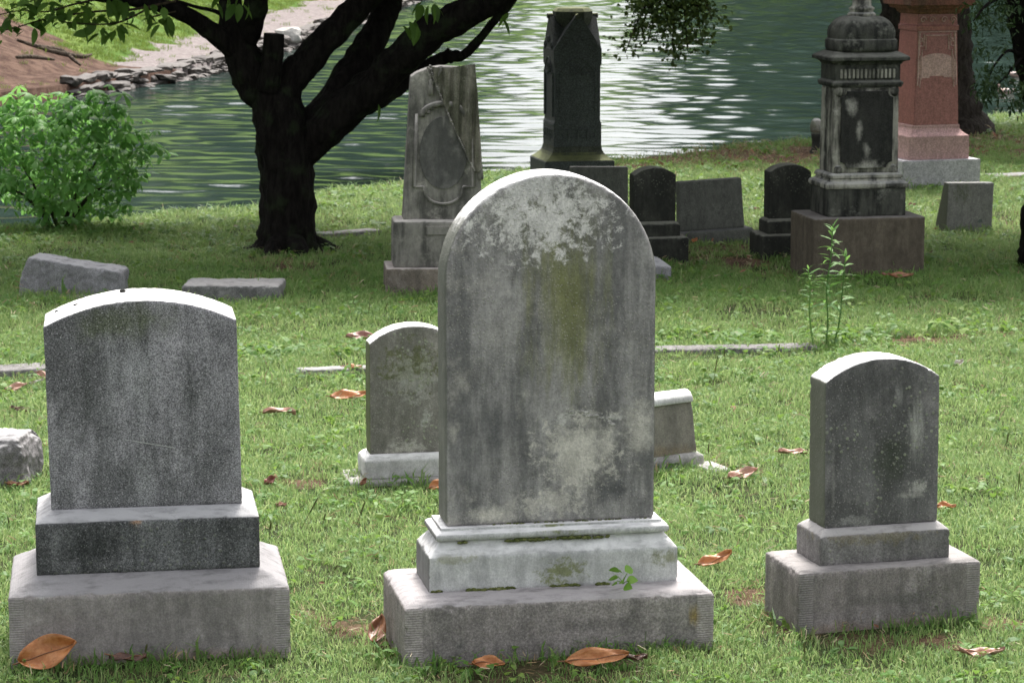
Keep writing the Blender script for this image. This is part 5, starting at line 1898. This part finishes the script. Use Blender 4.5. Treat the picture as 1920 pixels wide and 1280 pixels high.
DM = {'o': dead_mat('orange dead leaf', (0.36, 0.125, 0.035), (0.50, 0.22, 0.085)), 'b': dead_mat('brown dead leaf', (0.17, 0.07, 0.035), (0.30, 0.14, 0.07)),
      'r': dead_mat('red-brown dead leaf', (0.20, 0.07, 0.05), (0.32, 0.15, 0.12)), 'p': dead_mat('pinkish dead leaf', (0.38, 0.19, 0.13), (0.52, 0.32, 0.25)),
      'd': dead_mat('dark dead leaf', (0.06, 0.03, 0.02), (0.13, 0.06, 0.04)), 'w': dead_mat('bleached dead leaf', (0.42, 0.38, 0.33), (0.6, 0.56, 0.5))}
mrib = NB('leaf midrib').done((0.22, 0.11, 0.06), 0.6)


def dead_leaf(label, x, y, lpx, rz, col='o', curl=0.25, arc=0.15, rx=0.0, ry=0.0, up=0.025, ar=0.42, torn=False, on=None):
    P = gp(x, y) if on is None else on
    L = lpx / pxm(P)
    W = L * ar
    vs, fs = [], []
    nu, nv = 14, 6
    sd_ = random.Random(int(x * 7 + y))
    for i in range(nu + 1):
        t = i / nu
        w = W / 2 * max(0.02, math.sin(math.pi * (t ** 0.9)) ** 0.72)
        for j in range(-nv // 2, nv // 2 + 1):
            q = j / (nv / 2)
            wz = abs(q) ** 1.6 * curl * 0.55 * W + arc * L * (4 * (t - 0.5) ** 2 - 0.5) * 0.3 + 0.006 * math.sin(t * 9 + q * 4 + x)
            ed = 1 + (0.10 * sd_.uniform(-1, 1) if torn and abs(q) == 1 else 0)
            vs.append(((t - 0.5) * L, q * w * (1 - 0.25 * curl * abs(q)) * ed, wz))
    c_ = nv + 1
    for i in range(nu):
        for j in range(nv):
            a = i * c_ + j
            fs.append((a, a + c_, a + c_ + 1, a + 1))
    e = empty('fallen_leaf', (P.x, P.y, P.z + up), rz, rx, ry)
    tag(e, label, 'leaf')
    me = mesh_np('blade', vs, fs)
    bl = part('blade', me, DM[col], e, smooth=True)
    md_ = bl.modifiers.new('t', 'SOLIDIFY')
    md_.thickness = 0.0012
    bm = bmesh.new()
    mid = [Vector(vs[i * c_ + nv // 2]) + Vector((0, 0, 0.001)) for i in range(nu + 1)]
    tube(bm, [mid[0] + Vector((-0.12 * L, 0, 0.004))] + mid, [0.002] + [0.0022 - 0.0012 * i / nu for i in range(nu + 1)], 5)
    part('midrib', bm_mesh('midrib', bm), mrib, e, smooth=True)
    return e


dead_leaf('large orange-brown folded leaf leaning on the left base block', 92, 1262, 112, R(8), 'o', 0.35, 0.15, R(58), R(-18), 0.062, 0.62)
dead_leaf('thin dark leaf lying flat under the edge of the left base block', 240, 1250, 70, R(2), 'd', 0.1, 0.1, R(15), 0, 0.03, 0.35)
dead_leaf('curled brown leaf against the left end of the central base', 708, 1212, 74, R(80), 'b', 0.3, 0.2, R(6), R(-32), 0.05, 0.48)
dead_leaf('short orange leaf in front of the middle of the central base', 916, 1264, 62, R(-2), 'o', 0.25, -0.1, R(38), 0, 0.034, 0.5, torn=True)
dead_leaf('long orange-brown leaf in front of the right half of the central base', 1119, 1256, 122, R(9), 'o', 0.3, -0.05, R(42), R(-4), 0.036, 0.34)
dead_leaf('small dark leaf scrap touching the tip of the long leaf by the central base', 1190, 1250, 48, R(5), 'd', 0.2, 0.1, R(5), 0, 0.03, 0.4)
dead_leaf('orange leaf with raised tip just right of the central base', 1340, 1068, 72, R(22), 'o', 0.35, 0.2, R(28), R(-14), 0.035, 0.42, torn=True)
dead_leaf('pinkish orange leaf beside the tilted rolled-top marker', 1392, 903, 62, R(20), 'p', 0.35, 0.15, R(28), R(-10), 0.032, 0.45, torn=True)
dead_leaf('orange leaf poking out behind the left side of the right gravestone', 1486, 862, 54, R(-8), 'p', 0.35, 0.0, R(14), 0, 0.034, 0.36)
dead_leaf('bright orange leaf just behind the right edge of the right gravestone', 1772, 963, 40, R(-4), 'o', 0.3, 0.0, R(22), 0, 0.03, 0.5)
dead_leaf('flat pinkish leaf lying in the grass at the lower right corner', 1840, 1242, 88, R(4), 'p', 0.2, 0.35, R(10), 0, 0.036, 0.32, torn=True)
dead_leaf('long orange leaf immediately left of the small mossy gravestone', 654, 755, 70, R(8), 'o', 0.35, 0.1, R(26), R(-3), 0.034, 0.42, torn=True)
dead_leaf('curled narrow pinkish leaf alone on the lawn between left and mossy gravestones', 524, 787, 62, R(-4), 'p', 0.5, -0.25, R(8), 0, 0.036, 0.34)
dead_leaf('dark reddish leaf behind the small mossy gravestone', 677, 641, 56, R(6), 'r', 0.3, 0.0, R(28), 0, 0.034, 0.42)
dead_leaf('small orange leaf lying on the narrow overgrown kerb stone', 660, 700, 36, R(-5), 'o', 0.3, 0.1, R(20), 0, 0.034, 0.46)
dead_leaf('orange leaf standing beside the white block, hidden by the central stone', 824, 924, 46, R(30), 'o', 0.3, 0.1, R(40), R(-15), 0.036, 0.5)
dead_leaf('small purple-brown leaf in the grass right of the left tablet', 506, 918, 26, R(40), 'r', 0.6, 0.3, R(30), R(-20), 0.035, 0.7)
dead_leaf('small brown leaf by the corner of the white block', 681, 918, 20, R(60), 'b', 0.5, 0.2, R(30), R(-20), 0.03, 0.6)
dead_leaf('pale pink leaf in the grass at the left edge, below the flat kerb stone', 30, 738, 44, R(28), 'p', 0.3, 0.1, R(30), R(-12), 0.034, 0.42)
dead_leaf('reddish leaf between the kerb stone and the left tablet', 84, 716, 34, R(-20), 'p', 0.4, 0.1, R(30), R(10), 0.034, 0.5)
dead_leaf('dark brown leaf in the grass above the rough block at the left', 36, 780, 34, R(-20), 'd', 0.4, 0.1, R(20), R(10), 0.034, 0.36)
dead_leaf('red-brown leaf at the foot of the rough block at the left edge', 34, 922, 40, R(12), 'b', 0.3, 0.1, R(14), 0, 0.034, 0.36)
dead_leaf('dark brown leaf by the foot of the tall black monument', 1690, 526, 46, R(5), 'b', 0.3, 0.2, R(20), 0, 0.036, 0.45)
dead_leaf('small brown leaf further left at the foot of the tall black monument', 1662, 524, 18, R(-30), 'r', 0.3, 0.2, R(20), 0, 0.036, 0.5)
dead_leaf('bleached grey leaf in the grass behind the right gravestone', 1797, 693, 22, R(30), 'w', 0.5, 0.3, R(30), R(-20), 0.034, 0.7)
dead_leaf('thin straw-coloured leaf strip near the left tablet and kerb stone', 68, 727, 30, R(35), 'w', 0.1, 0.1, R(10), R(-8), 0.034, 0.12)
dead_leaf('small orange leaf in the grass below the left white plinth corner', 528, 960, 20, R(10), 'p', 0.3, 0.1, R(20), 0, 0.03, 0.5)
dead_leaf('small orange leaf at the foot of the wide tilted olive tablet', 1302, 460, 14, R(30), 'o', 0.3, 0.1, R(30), R(-20), 0.04, 0.7)
dead_leaf('small red leaf in the sunlit grass right of the wide tilted olive tablet', 1418, 399, 12, R(10), 'r', 0.3, 0.1, R(30), 0, 0.04, 0.7)
dead_leaf('small red-brown leaf in the grass between black monument and wedge marker', 1710, 392, 14, R(10), 'r', 0.3, 0.1, R(30), 0, 0.04, 0.7)

# ------------------------------------------------------------------ sprig growing from the central base
mspr = leaf_mat('sprig leaves', [(0.12, 0.26, 0.03), (0.17, 0.33, 0.05), (0.22, 0.38, 0.07)], trans=0.3)
SpP = at(1168, 1092, B.location.y - 0.18)
e = empty('weed_sprig', SpP)
tag(e, 'bright green weed sprig rooted in the joint of the central base', 'weed')
k = 1.4 / pxm(SpP)
for (dx, dz, rz, s_) in ((-14, 6, 200, 15), (-8, 14, 150, 15), (6, 14, 40, 17), (10, 4, -20, 15), (-2, 4, 260, 14), (3, -3, -60, 15), (-16, 0, 215, 11), (0, 11, 95, 12)):
    me = leaf_mesh(s_ * k, s_ * 0.85 * k, 0.3, 0.15)
    me.materials.append(mspr)
    o = link('leaf', me, None, e, True)
    o.location = (dx * k * 0.5, -0.01 + 0.002 * dz, dz * k)
    o.rotation_euler = (R(50), R(-10), R(rz))
bm = bmesh.new()
for (dx, dz) in ((-7, 10), (5, 14), (8, 4), (-8, 4)):
    tube(bm, [(0, 0.004, -0.004), (dx * k * 0.4, -0.004, dz * k * 0.5), (dx * k, -0.01, dz * k)], 0.0013, 5)
part('stem', bm_mesh('stem', bm), mspr, e)

# ------------------------------------------------------------------ tall weed
WP = gp(1548, 652)
e = empty('tall_weed', WP)
tag(e, 'tall bright green weed with three leafy stems in front of the black monument', 'plant')
k = 1 / pxm(WP)
mweed = leaf_mat('weed leaves', [(0.10, 0.20, 0.06), (0.13, 0.26, 0.075), (0.19, 0.34, 0.09)], trans=0.35)
WL = [leaf_mesh(1.0, 0.25, b_, 0.2, 6) for b_ in (0.1, 0.3, 0.5)]
for m_ in WL:
    m_.materials.append(mweed)
rz_ = random.Random(17)
for path, n_, l0 in (([(1548, 655), (1552, 600), (1550, 540), (1558, 480), (1562, 420)], 60, 28), ([(1525, 655), (1518, 590), (1519, 540), (1515, 500)], 30, 26), ([(1562, 655), (1574, 600), (1580, 540), (1586, 474)], 34, 26)):
    pts = [at(x, y, WP.y) - WP for x, y in path]
    p, r = smoothpath(pts, list(np.linspace(1.5, 0.9, len(pts)) * k), 8)
    bm = bmesh.new()
    tube(bm, p, r, 6)
    st_ = part('stem', bm_mesh('stem', bm), mweed, e, smooth=True)
    for i in range(n_):
        t = (i + 0.5) / n_
        t = 0.04 + 0.96 * t ** 0.85
        q = p[min(len(p) - 1, int(t * (len(p) - 1)))]
        lo = bpy.data.objects.new('leaf', rz_.choice(WL))
        COL.objects.link(lo)
        lo.parent = st_
        lo.location = q
        top = max(0, (t - 0.86) / 0.14)
        L = l0 * k * rz_.uniform(0.75, 1.15) * (1 - 0.35 * top) * (1.15 if t < 0.6 else 1)
        lo.scale = (L, L, L)
        lo.rotation_euler = (rz_.gauss(0, .25), -R(18) - top * R(45) + rz_.gauss(0, .15), i * 2.4 + rz_.uniform(-.4, .4))

# pale rock on the shore, dark mound by the right-hand water edge
for (x, y, sx, sz, mt, lab) in ((724, 350, 0.13, 0.05, mslab, 'small pale flat rock on the shore left of the draped monument'),):
    P = gp(x, y)
    o = link('shore_rock', WM[2].copy())
    o.data.materials.clear()
    o.data.materials.append(stone_mat('pinkish rock', (0.46, 0.36, 0.31), (0.3, 0.24, 0.2), (0.55, 0.47, 0.42), seed=90))
    o.location = (P.x, P.y, P.z + 0.03)
    o.scale = (0.34, 0.2, 0.10)
    tag(o, lab, 'rock')

# ------------------------------------------------------------------ grass, clover, litter (scattered, uncountable)
def tuft(seed, nb, h, spread, wd):
    r = random.Random(seed)
    vs, fs = [], []
    for q in range(nb):
        a = r.uniform(0, 6.28)
        rad = spread * math.sqrt(r.random())
        bx_, by_ = rad * math.cos(a), rad * math.sin(a)
        d = r.uniform(0, 6.28)
        hh_ = h * r.uniform(0.45, 1.15)
        ln_ = hh_ * r.uniform(0.25, 1.3)
        w = wd * r.uniform(0.7, 1.3)
        f = r.uniform(0, 6.28)
        sx, sy = math.cos(f) * w, math.sin(f) * w
        b0 = len(vs)
        mx_, my_ = bx_ + math.cos(d) * ln_ * 0.35, by_ + math.sin(d) * ln_ * 0.35
        ex_, ey_ = bx_ + math.cos(d) * ln_, by_ + math.sin(d) * ln_
        vs += [(bx_ - sx, by_ - sy, -0.01), (bx_ + sx, by_ + sy, -0.01), (mx_ - sx * .8, my_ - sy * .8, hh_ * 0.62), (mx_ + sx * .8, my_ + sy * .8, hh_ * 0.62), (ex_, ey_, hh_ * r.uniform(0.75, 1.0))]
        fs += [(b0, b0 + 1, b0 + 3, b0 + 2), (b0 + 2, b0 + 3, b0 + 4)]
    return mesh_np('tuft', vs, fs)


def rosette(seed, nl, L, ar, stalk):
    r = random.Random(seed)
    vs, fs = [], []
    for q in range(nl):
        a = q * 6.28 / nl + r.uniform(-.5, .5)
        l = L * r.uniform(0.6, 1.2)
        w = l * ar / 2
        st_ = stalk * r.uniform(0.3, 1.3)
        h0 = r.uniform(0.012, 0.04)
        tilt = r.uniform(-0.5, 0.6)
        cx, cy = math.cos(a), math.sin(a)
        b0 = len(vs)
        for t, ww in ((0, 0.15), (0.3, 0.95), (0.65, 0.85), (1, 0.1)):
            x = st_ + l * t
            z = h0 + tilt * l * t - 0.4 * l * t * t
            for sgn in (-1, 1):
                vs.append((cx * x - cy * w * ww * sgn, cy * x + cx * w * ww * sgn, z + abs(ww) * w * 0.2))
        for i in range(3):
            k0 = b0 + i * 2
            fs.append((k0, k0 + 2, k0 + 3, k0 + 1))
    return mesh_np('rosette', vs, fs)


mgrass = leaf_mat('lawn grass', [(0.046, 0.14, 0.023), (0.09, 0.23, 0.039), (0.13, 0.29, 0.055), (0.188, 0.34, 0.082), (0.36, 0.41, 0.19)], trans=0.45, rough=0.5, spec=0.3, inst='blade')
mweedl = leaf_mat('ground weeds', [(0.065, 0.15, 0.028), (0.09, 0.20, 0.035), (0.13, 0.26, 0.045), (0.20, 0.30, 0.06)], trans=0.4, rough=0.5, spec=0.25)
mstraw = leaf_mat('straw bits', [(0.24, 0.16, 0.08), (0.38, 0.28, 0.15), (0.5, 0.43, 0.3)], trans=0.1, rough=0.8)
mlit = leaf_mat('leaf litter', [(0.12, 0.055, 0.03), (0.22, 0.11, 0.06), (0.33, 0.17, 0.10)], trans=0.1, rough=0.7)
mstalk = leaf_mat('seed stalks', [(0.05, 0.06, 0.02), (0.10, 0.11, 0.03)], trans=0.1)


def coll(name, meshes, mat):
    c = bpy.data.collections.new(name)
    for i, m_ in enumerate(meshes):
        m_.materials.append(mat)
        c.objects.link(bpy.data.objects.new('%s_%d' % (name, i), m_))
    return c


def scatter(name, label, cat, pts, rot, scl, coll_, seed):
    n = len(pts)
    me = bpy.data.meshes.new(name)
    me.vertices.add(n)
    me.vertices.foreach_set('co', np.asarray(pts, np.float32).ravel())
    a = me.attributes.new('rot', 'FLOAT_VECTOR', 'POINT')
    a.data.foreach_set('vector', np.asarray(rot, np.float32).ravel())
    a = me.attributes.new('scl', 'FLOAT', 'POINT')
    a.data.foreach_set('value', np.asarray(scl, np.float32))
    o = link(name, me)
    tag(o, label, cat, kind='stuff')
    ng = bpy.data.node_groups.new(name, 'GeometryNodeTree')
    ng.interface.new_socket('Geometry', in_out='INPUT', socket_type='NodeSocketGeometry')
    ng.interface.new_socket('Geometry', in_out='OUTPUT', socket_type='NodeSocketGeometry')
    gi, go = ng.nodes.new('NodeGroupInput'), ng.nodes.new('NodeGroupOutput')
    m2p = ng.nodes.new('GeometryNodeMeshToPoints')
    ci = ng.nodes.new('GeometryNodeCollectionInfo')
    ci.inputs['Collection'].default_value = coll_
    ci.inputs['Separate Children'].default_value = True
    ci.inputs['Reset Children'].default_value = True
    iop = ng.nodes.new('GeometryNodeInstanceOnPoints')
    iop.inputs['Pick Instance'].default_value = True
    ra = ng.nodes.new('GeometryNodeInputNamedAttribute')
    ra.data_type = 'FLOAT_VECTOR'
    ra.inputs['Name'].default_value = 'rot'
    sa = ng.nodes.new('GeometryNodeInputNamedAttribute')
    sa.data_type = 'FLOAT'
    sa.inputs['Name'].default_value = 'scl'
    rv = ng.nodes.new('FunctionNodeRandomValue')
    rv.data_type = 'INT'
    rv.inputs['Min'].default_value = 0
    rv.inputs['Max'].default_value = len(coll_.objects) - 1
    rv.inputs['Seed'].default_value = seed
    L = ng.links.new
    L(gi.outputs[0], m2p.inputs['Mesh'])
    L(m2p.outputs[0], iop.inputs['Points'])
    L(ci.outputs[0], iop.inputs['Instance'])
    L(ra.outputs[0], iop.inputs['Rotation'])
    L(sa.outputs[0], iop.inputs['Scale'])
    L([s for s in rv.outputs if s.type == 'INT'][0], iop.inputs['Instance Index'])
    L(iop.outputs[0], go.inputs[0])
    md = o.modifiers.new('scatter', 'NODES')
    md.node_group = ng
    return o


def foot_mask(X, Y, grow=0.0):
    inside = np.zeros(len(X), bool)
    for cx, cy, rz, hx, hy in FOOT:
        c_, s_ = math.cos(rz), math.sin(rz)
        u = (X - cx) * c_ + (Y - cy) * s_
        v = -(X - cx) * s_ + (Y - cy) * c_
        inside |= (np.abs(u) < hx + grow) & (np.abs(v) < hy + grow)
    return inside


def vnoise(X, Y, f, seed):
    r = np.random.default_rng(seed)
    out = np.zeros_like(X)
    for i in range(9):
        a = r.uniform(0, 6.28)
        ff = f * r.uniform(0.6, 1.6)
        out += np.sin((X * math.cos(a) + Y * math.sin(a)) * ff + r.uniform(0, 6.28) + 1.5 * np.sin((X * math.sin(a) - Y * math.cos(a)) * ff * 0.7))
    return out / 4.2


def lawn_pts(r, bands, thin=1.0):
    XS, YS, SCL = [], [], []
    for y0, y1, dens, sc in bands:
        hw_ = 0.205 * y1 + 0.9
        n = int(dens * thin * (y1 - y0) * 2 * hw_)
        X = r.uniform(-hw_, hw_, n)
        Y = r.uniform(y0, y1, n)
        kx = np.abs(X) < 0.205 * Y + 0.8
        XS.append(X[kx]); YS.append(Y[kx]); SCL.append(np.full(kx.sum(), sc))
    return np.concatenate(XS), np.concatenate(YS), np.concatenate(SCL)


BANDS = [(6.0, 9, 1150, 0.85), (9, 12, 900, 0.95), (12, 16, 680, 1.1), (16, 22, 450, 1.3), (22, 30, 300, 1.6), (30, 41, 220, 1.8)]
r = np.random.default_rng(101)
X, Y, SCL = lawn_pts(r, BANDS)
ok = ~foot_mask(X, Y, -0.012) & (Y < shore(X) + 0.12)
dd_ = dirt_at(X, Y)
vn = vnoise(X, Y, 5, 3)
ok &= r.uniform(0, 1, len(X)) > dd_ * 0.93 + np.clip(vn - 0.2, 0, 1) * 0.75 + np.clip(vnoise(X, Y, 17, 5) - 0.3, 0, 1) * 0.6
X, Y, SCL, vn = X[ok], Y[ok], SCL[ok], vn[ok]
near = foot_mask(X, Y, 0.05)
FOOT_, FOOT = FOOT, KERB
kb = foot_mask(X, Y, 0.0)
FOOT = FOOT_
tall = np.where(near & (r.uniform(0, 1, len(X)) < 0.14), 1.7, 1.0)
h = SCL * tall * (0.8 + 0.35 * r.uniform(0, 1, len(X)) + 0.14 * vn) * np.where(near, 1.3, 1.0) * np.where(kb, 0.5, 1.0)
edge_d = shore(X) - Y
h *= np.where(edge_d < 0.5, 1.25, 1)
grass_c = coll('tuft', [tuft(i, 10, 0.042, 0.045, 0.0021) for i in range(8)], mgrass)
rot = np.stack([r.normal(0, .12, len(X)), r.normal(0, .12, len(X)), r.uniform(0, 6.28, len(X))], -1)
scatter('grass', 'short green lawn grass around the graves', 'grass', np.stack([X, Y, gz(X, Y)], -1), rot, h, grass_c, 1)

r = np.random.default_rng(102)
X, Y, SCL = lawn_pts(r, BANDS, 0.20)
vn = vnoise(X, Y, 3.2, 9)
# the strip behind the kerbs is thick with broad-leaved weeds
kerb = np.exp(-((Y - 15.05 - 0.25 * X) / 0.28) ** 2)
shore_w = np.exp(-((shore(X) - Y - 1.5) / 2.2) ** 2)
ok = ~foot_mask(X, Y, 0.0) & (Y < shore(X) + 0.1) & (r.uniform(0, 1, len(X)) < 0.20 + 0.6 * np.clip(vn, 0, 1) + 0.6 * kerb + 0.35 * shore_w) & (r.uniform(0, 1, len(X)) > dirt_at(X, Y) * 0.8)
X, Y, SCL, kerb = X[ok], Y[ok], SCL[ok], kerb[ok]
weed_c = coll('rosette', [rosette(1, 6, 0.035, 0.65, 0.02), rosette(2, 5, 0.03, 0.9, 0.03), rosette(3, 7, 0.045, 0.45, 0.012), rosette(4, 3, 0.024, 1.0, 0.004), rosette(5, 4, 0.03, 0.85, 0.02), rosette(6, 8, 0.055, 0.32, 0.01)], mweedl)
rot = np.stack([r.normal(0, .2, len(X)), r.normal(0, .2, len(X)), r.uniform(0, 6.28, len(X))], -1)
scatter('ground_weeds', 'low broad-leaved weeds and clover mixed into the lawn', 'weeds', np.stack([X, Y, gz(X, Y) + 0.008 * SCL], -1), rot, SCL * r.uniform(0.6, 1.2, len(X)) * (1 + 0.6 * kerb), weed_c, 2)

r = np.random.default_rng(103)
X, Y, SCL = lawn_pts(r, BANDS, 0.16)
dd_ = dirt_at(X, Y)
ok = ~foot_mask(X, Y, 0.0) & (Y < shore(X)) & (r.uniform(0, 1, len(X)) < 0.22 + 0.9 * dd_)
X, Y, SCL = X[ok], Y[ok], SCL[ok]
straw_c = coll('straw', [tuft(50 + i, 6, 0.018, 0.05, 0.0012) for i in range(4)], mstraw)
rot = np.stack([r.normal(0, .9, len(X)), r.normal(0, .9, len(X)), r.uniform(0, 6.28, len(X))], -1)
scatter('straw', 'dry straw and thatch between the grass blades', 'straw', np.stack([X, Y, gz(X, Y) + 0.014 * SCL], -1), rot, SCL * r.uniform(0.8, 1.6, len(X)), straw_c, 3)

r = np.random.default_rng(104)
X, Y, SCL = lawn_pts(r, [(6, 12, 5, 0.6), (12, 20, 5, 0.8), (20, 41, 12, 1.2)])
dd_ = dirt_at(X, Y)
bank = (X > 0.8) & (shore(X) - Y < 4.0)
ok = ~foot_mask(X, Y, 0.02) & (Y < shore(X)) & (r.uniform(0, 1, len(X)) < 0.14 + 0.85 * dd_ + 0.35 * bank)
X, Y, SCL = X[ok], Y[ok], SCL[ok]
lit_c = coll('litter', [leaf_mesh(0.05, 0.026, 0.3, 0.3, 3), leaf_mesh(0.06, 0.03, -0.3, 0.5, 3), leaf_mesh(0.04, 0.03, 0.5, 0.2, 3)], mlit)
rot = np.stack([r.normal(0, .4, len(X)), r.normal(0, .4, len(X)), r.uniform(0, 6.28, len(X))], -1)
scatter('leaf_litter', 'brown leaf litter scattered thickly on the right-hand bank', 'leaf litter', np.stack([X, Y, gz(X, Y) + 0.03], -1), rot, SCL * r.uniform(0.6, 1.3, len(X)), lit_c, 4)

# upright dark plantain stalks
ST = [(560, 1000, 80, 28), (505, 1015, 40, 5), (668, 985, 50, 20), (603, 990, 30, 15), (1335, 735, 70, 8), (1360, 690, 40, -4), (250, 1235, 50, 6), (268, 1240, 36, 14), (1510, 1250, 50, -4), (1908, 930, 45, 3), (470, 545, 30, 4), (500, 545, 32, 12),
      (1327, 870, 40, 2), (690, 600, 34, 6), (715, 600, 36, 20), (1455, 680, 36, 10), (1885, 850, 40, 6), (20, 1000, 34, -8), (620, 1080, 26, 30), (1345, 640, 26, 4), (1690, 1255, 30, 8), (820, 555, 20, 5)]
bm = bmesh.new()
for (x, y, hpx, lean) in ST:
    P = gp(x, y)
    L = hpx / pxm(P)
    tip = P + Vector((math.sin(R(lean)) * L, 0, math.cos(R(lean)) * L))
    tube(bm, [P, P.lerp(tip, 0.55), P.lerp(tip, 0.6), P.lerp(tip, 0.9), tip], [0.0012, 0.0012, 0.0028, 0.003, 0.001], 6)
so = link('seed_stalks', bm_mesh('seed_stalks', bm), mstalk)
tag(so, 'thin dark seed stalks sticking up from the lawn', 'stalks', kind='stuff')

# grass on the far bank
r = np.random.default_rng(105)
n = 26000
Sx = r.uniform(38, 92, n)
Tx = r.uniform(0.3, 9, n)
ea, pa = bank_masks(Tx, Sx)
ok = (r.uniform(0, 1, n) > ea * 0.97) & (r.uniform(0, 1, n) > pa * 0.97)
Sx, Tx = Sx[ok], Tx[ok]
X = np.interp(Sx, S, SX) + np.interp(Sx, S, nxv) * Tx
Y = np.interp(Sx, S, SY) + np.interp(Sx, S, nyv) * Tx
Zb = WZ + bank_h(Tx, Sx)
mfg = leaf_mat('far grass', [(0.10, 0.165, 0.03), (0.14, 0.21, 0.04), (0.18, 0.24, 0.05)], trans=0.35)
far_c = coll('far_tuft', [tuft(80 + i, 12, 0.05, 0.07, 0.004) for i in range(4)], mfg)
rot = np.stack([r.normal(0, .12, len(X)), r.normal(0, .12, len(X)), r.uniform(0, 6.28, len(X))], -1)
scatter('far_grass', 'mown grass on the slope across the pond', 'grass', np.stack([X, Y, Zb], -1), rot, r.uniform(0.9, 2.0, len(X)), far_c, 5)
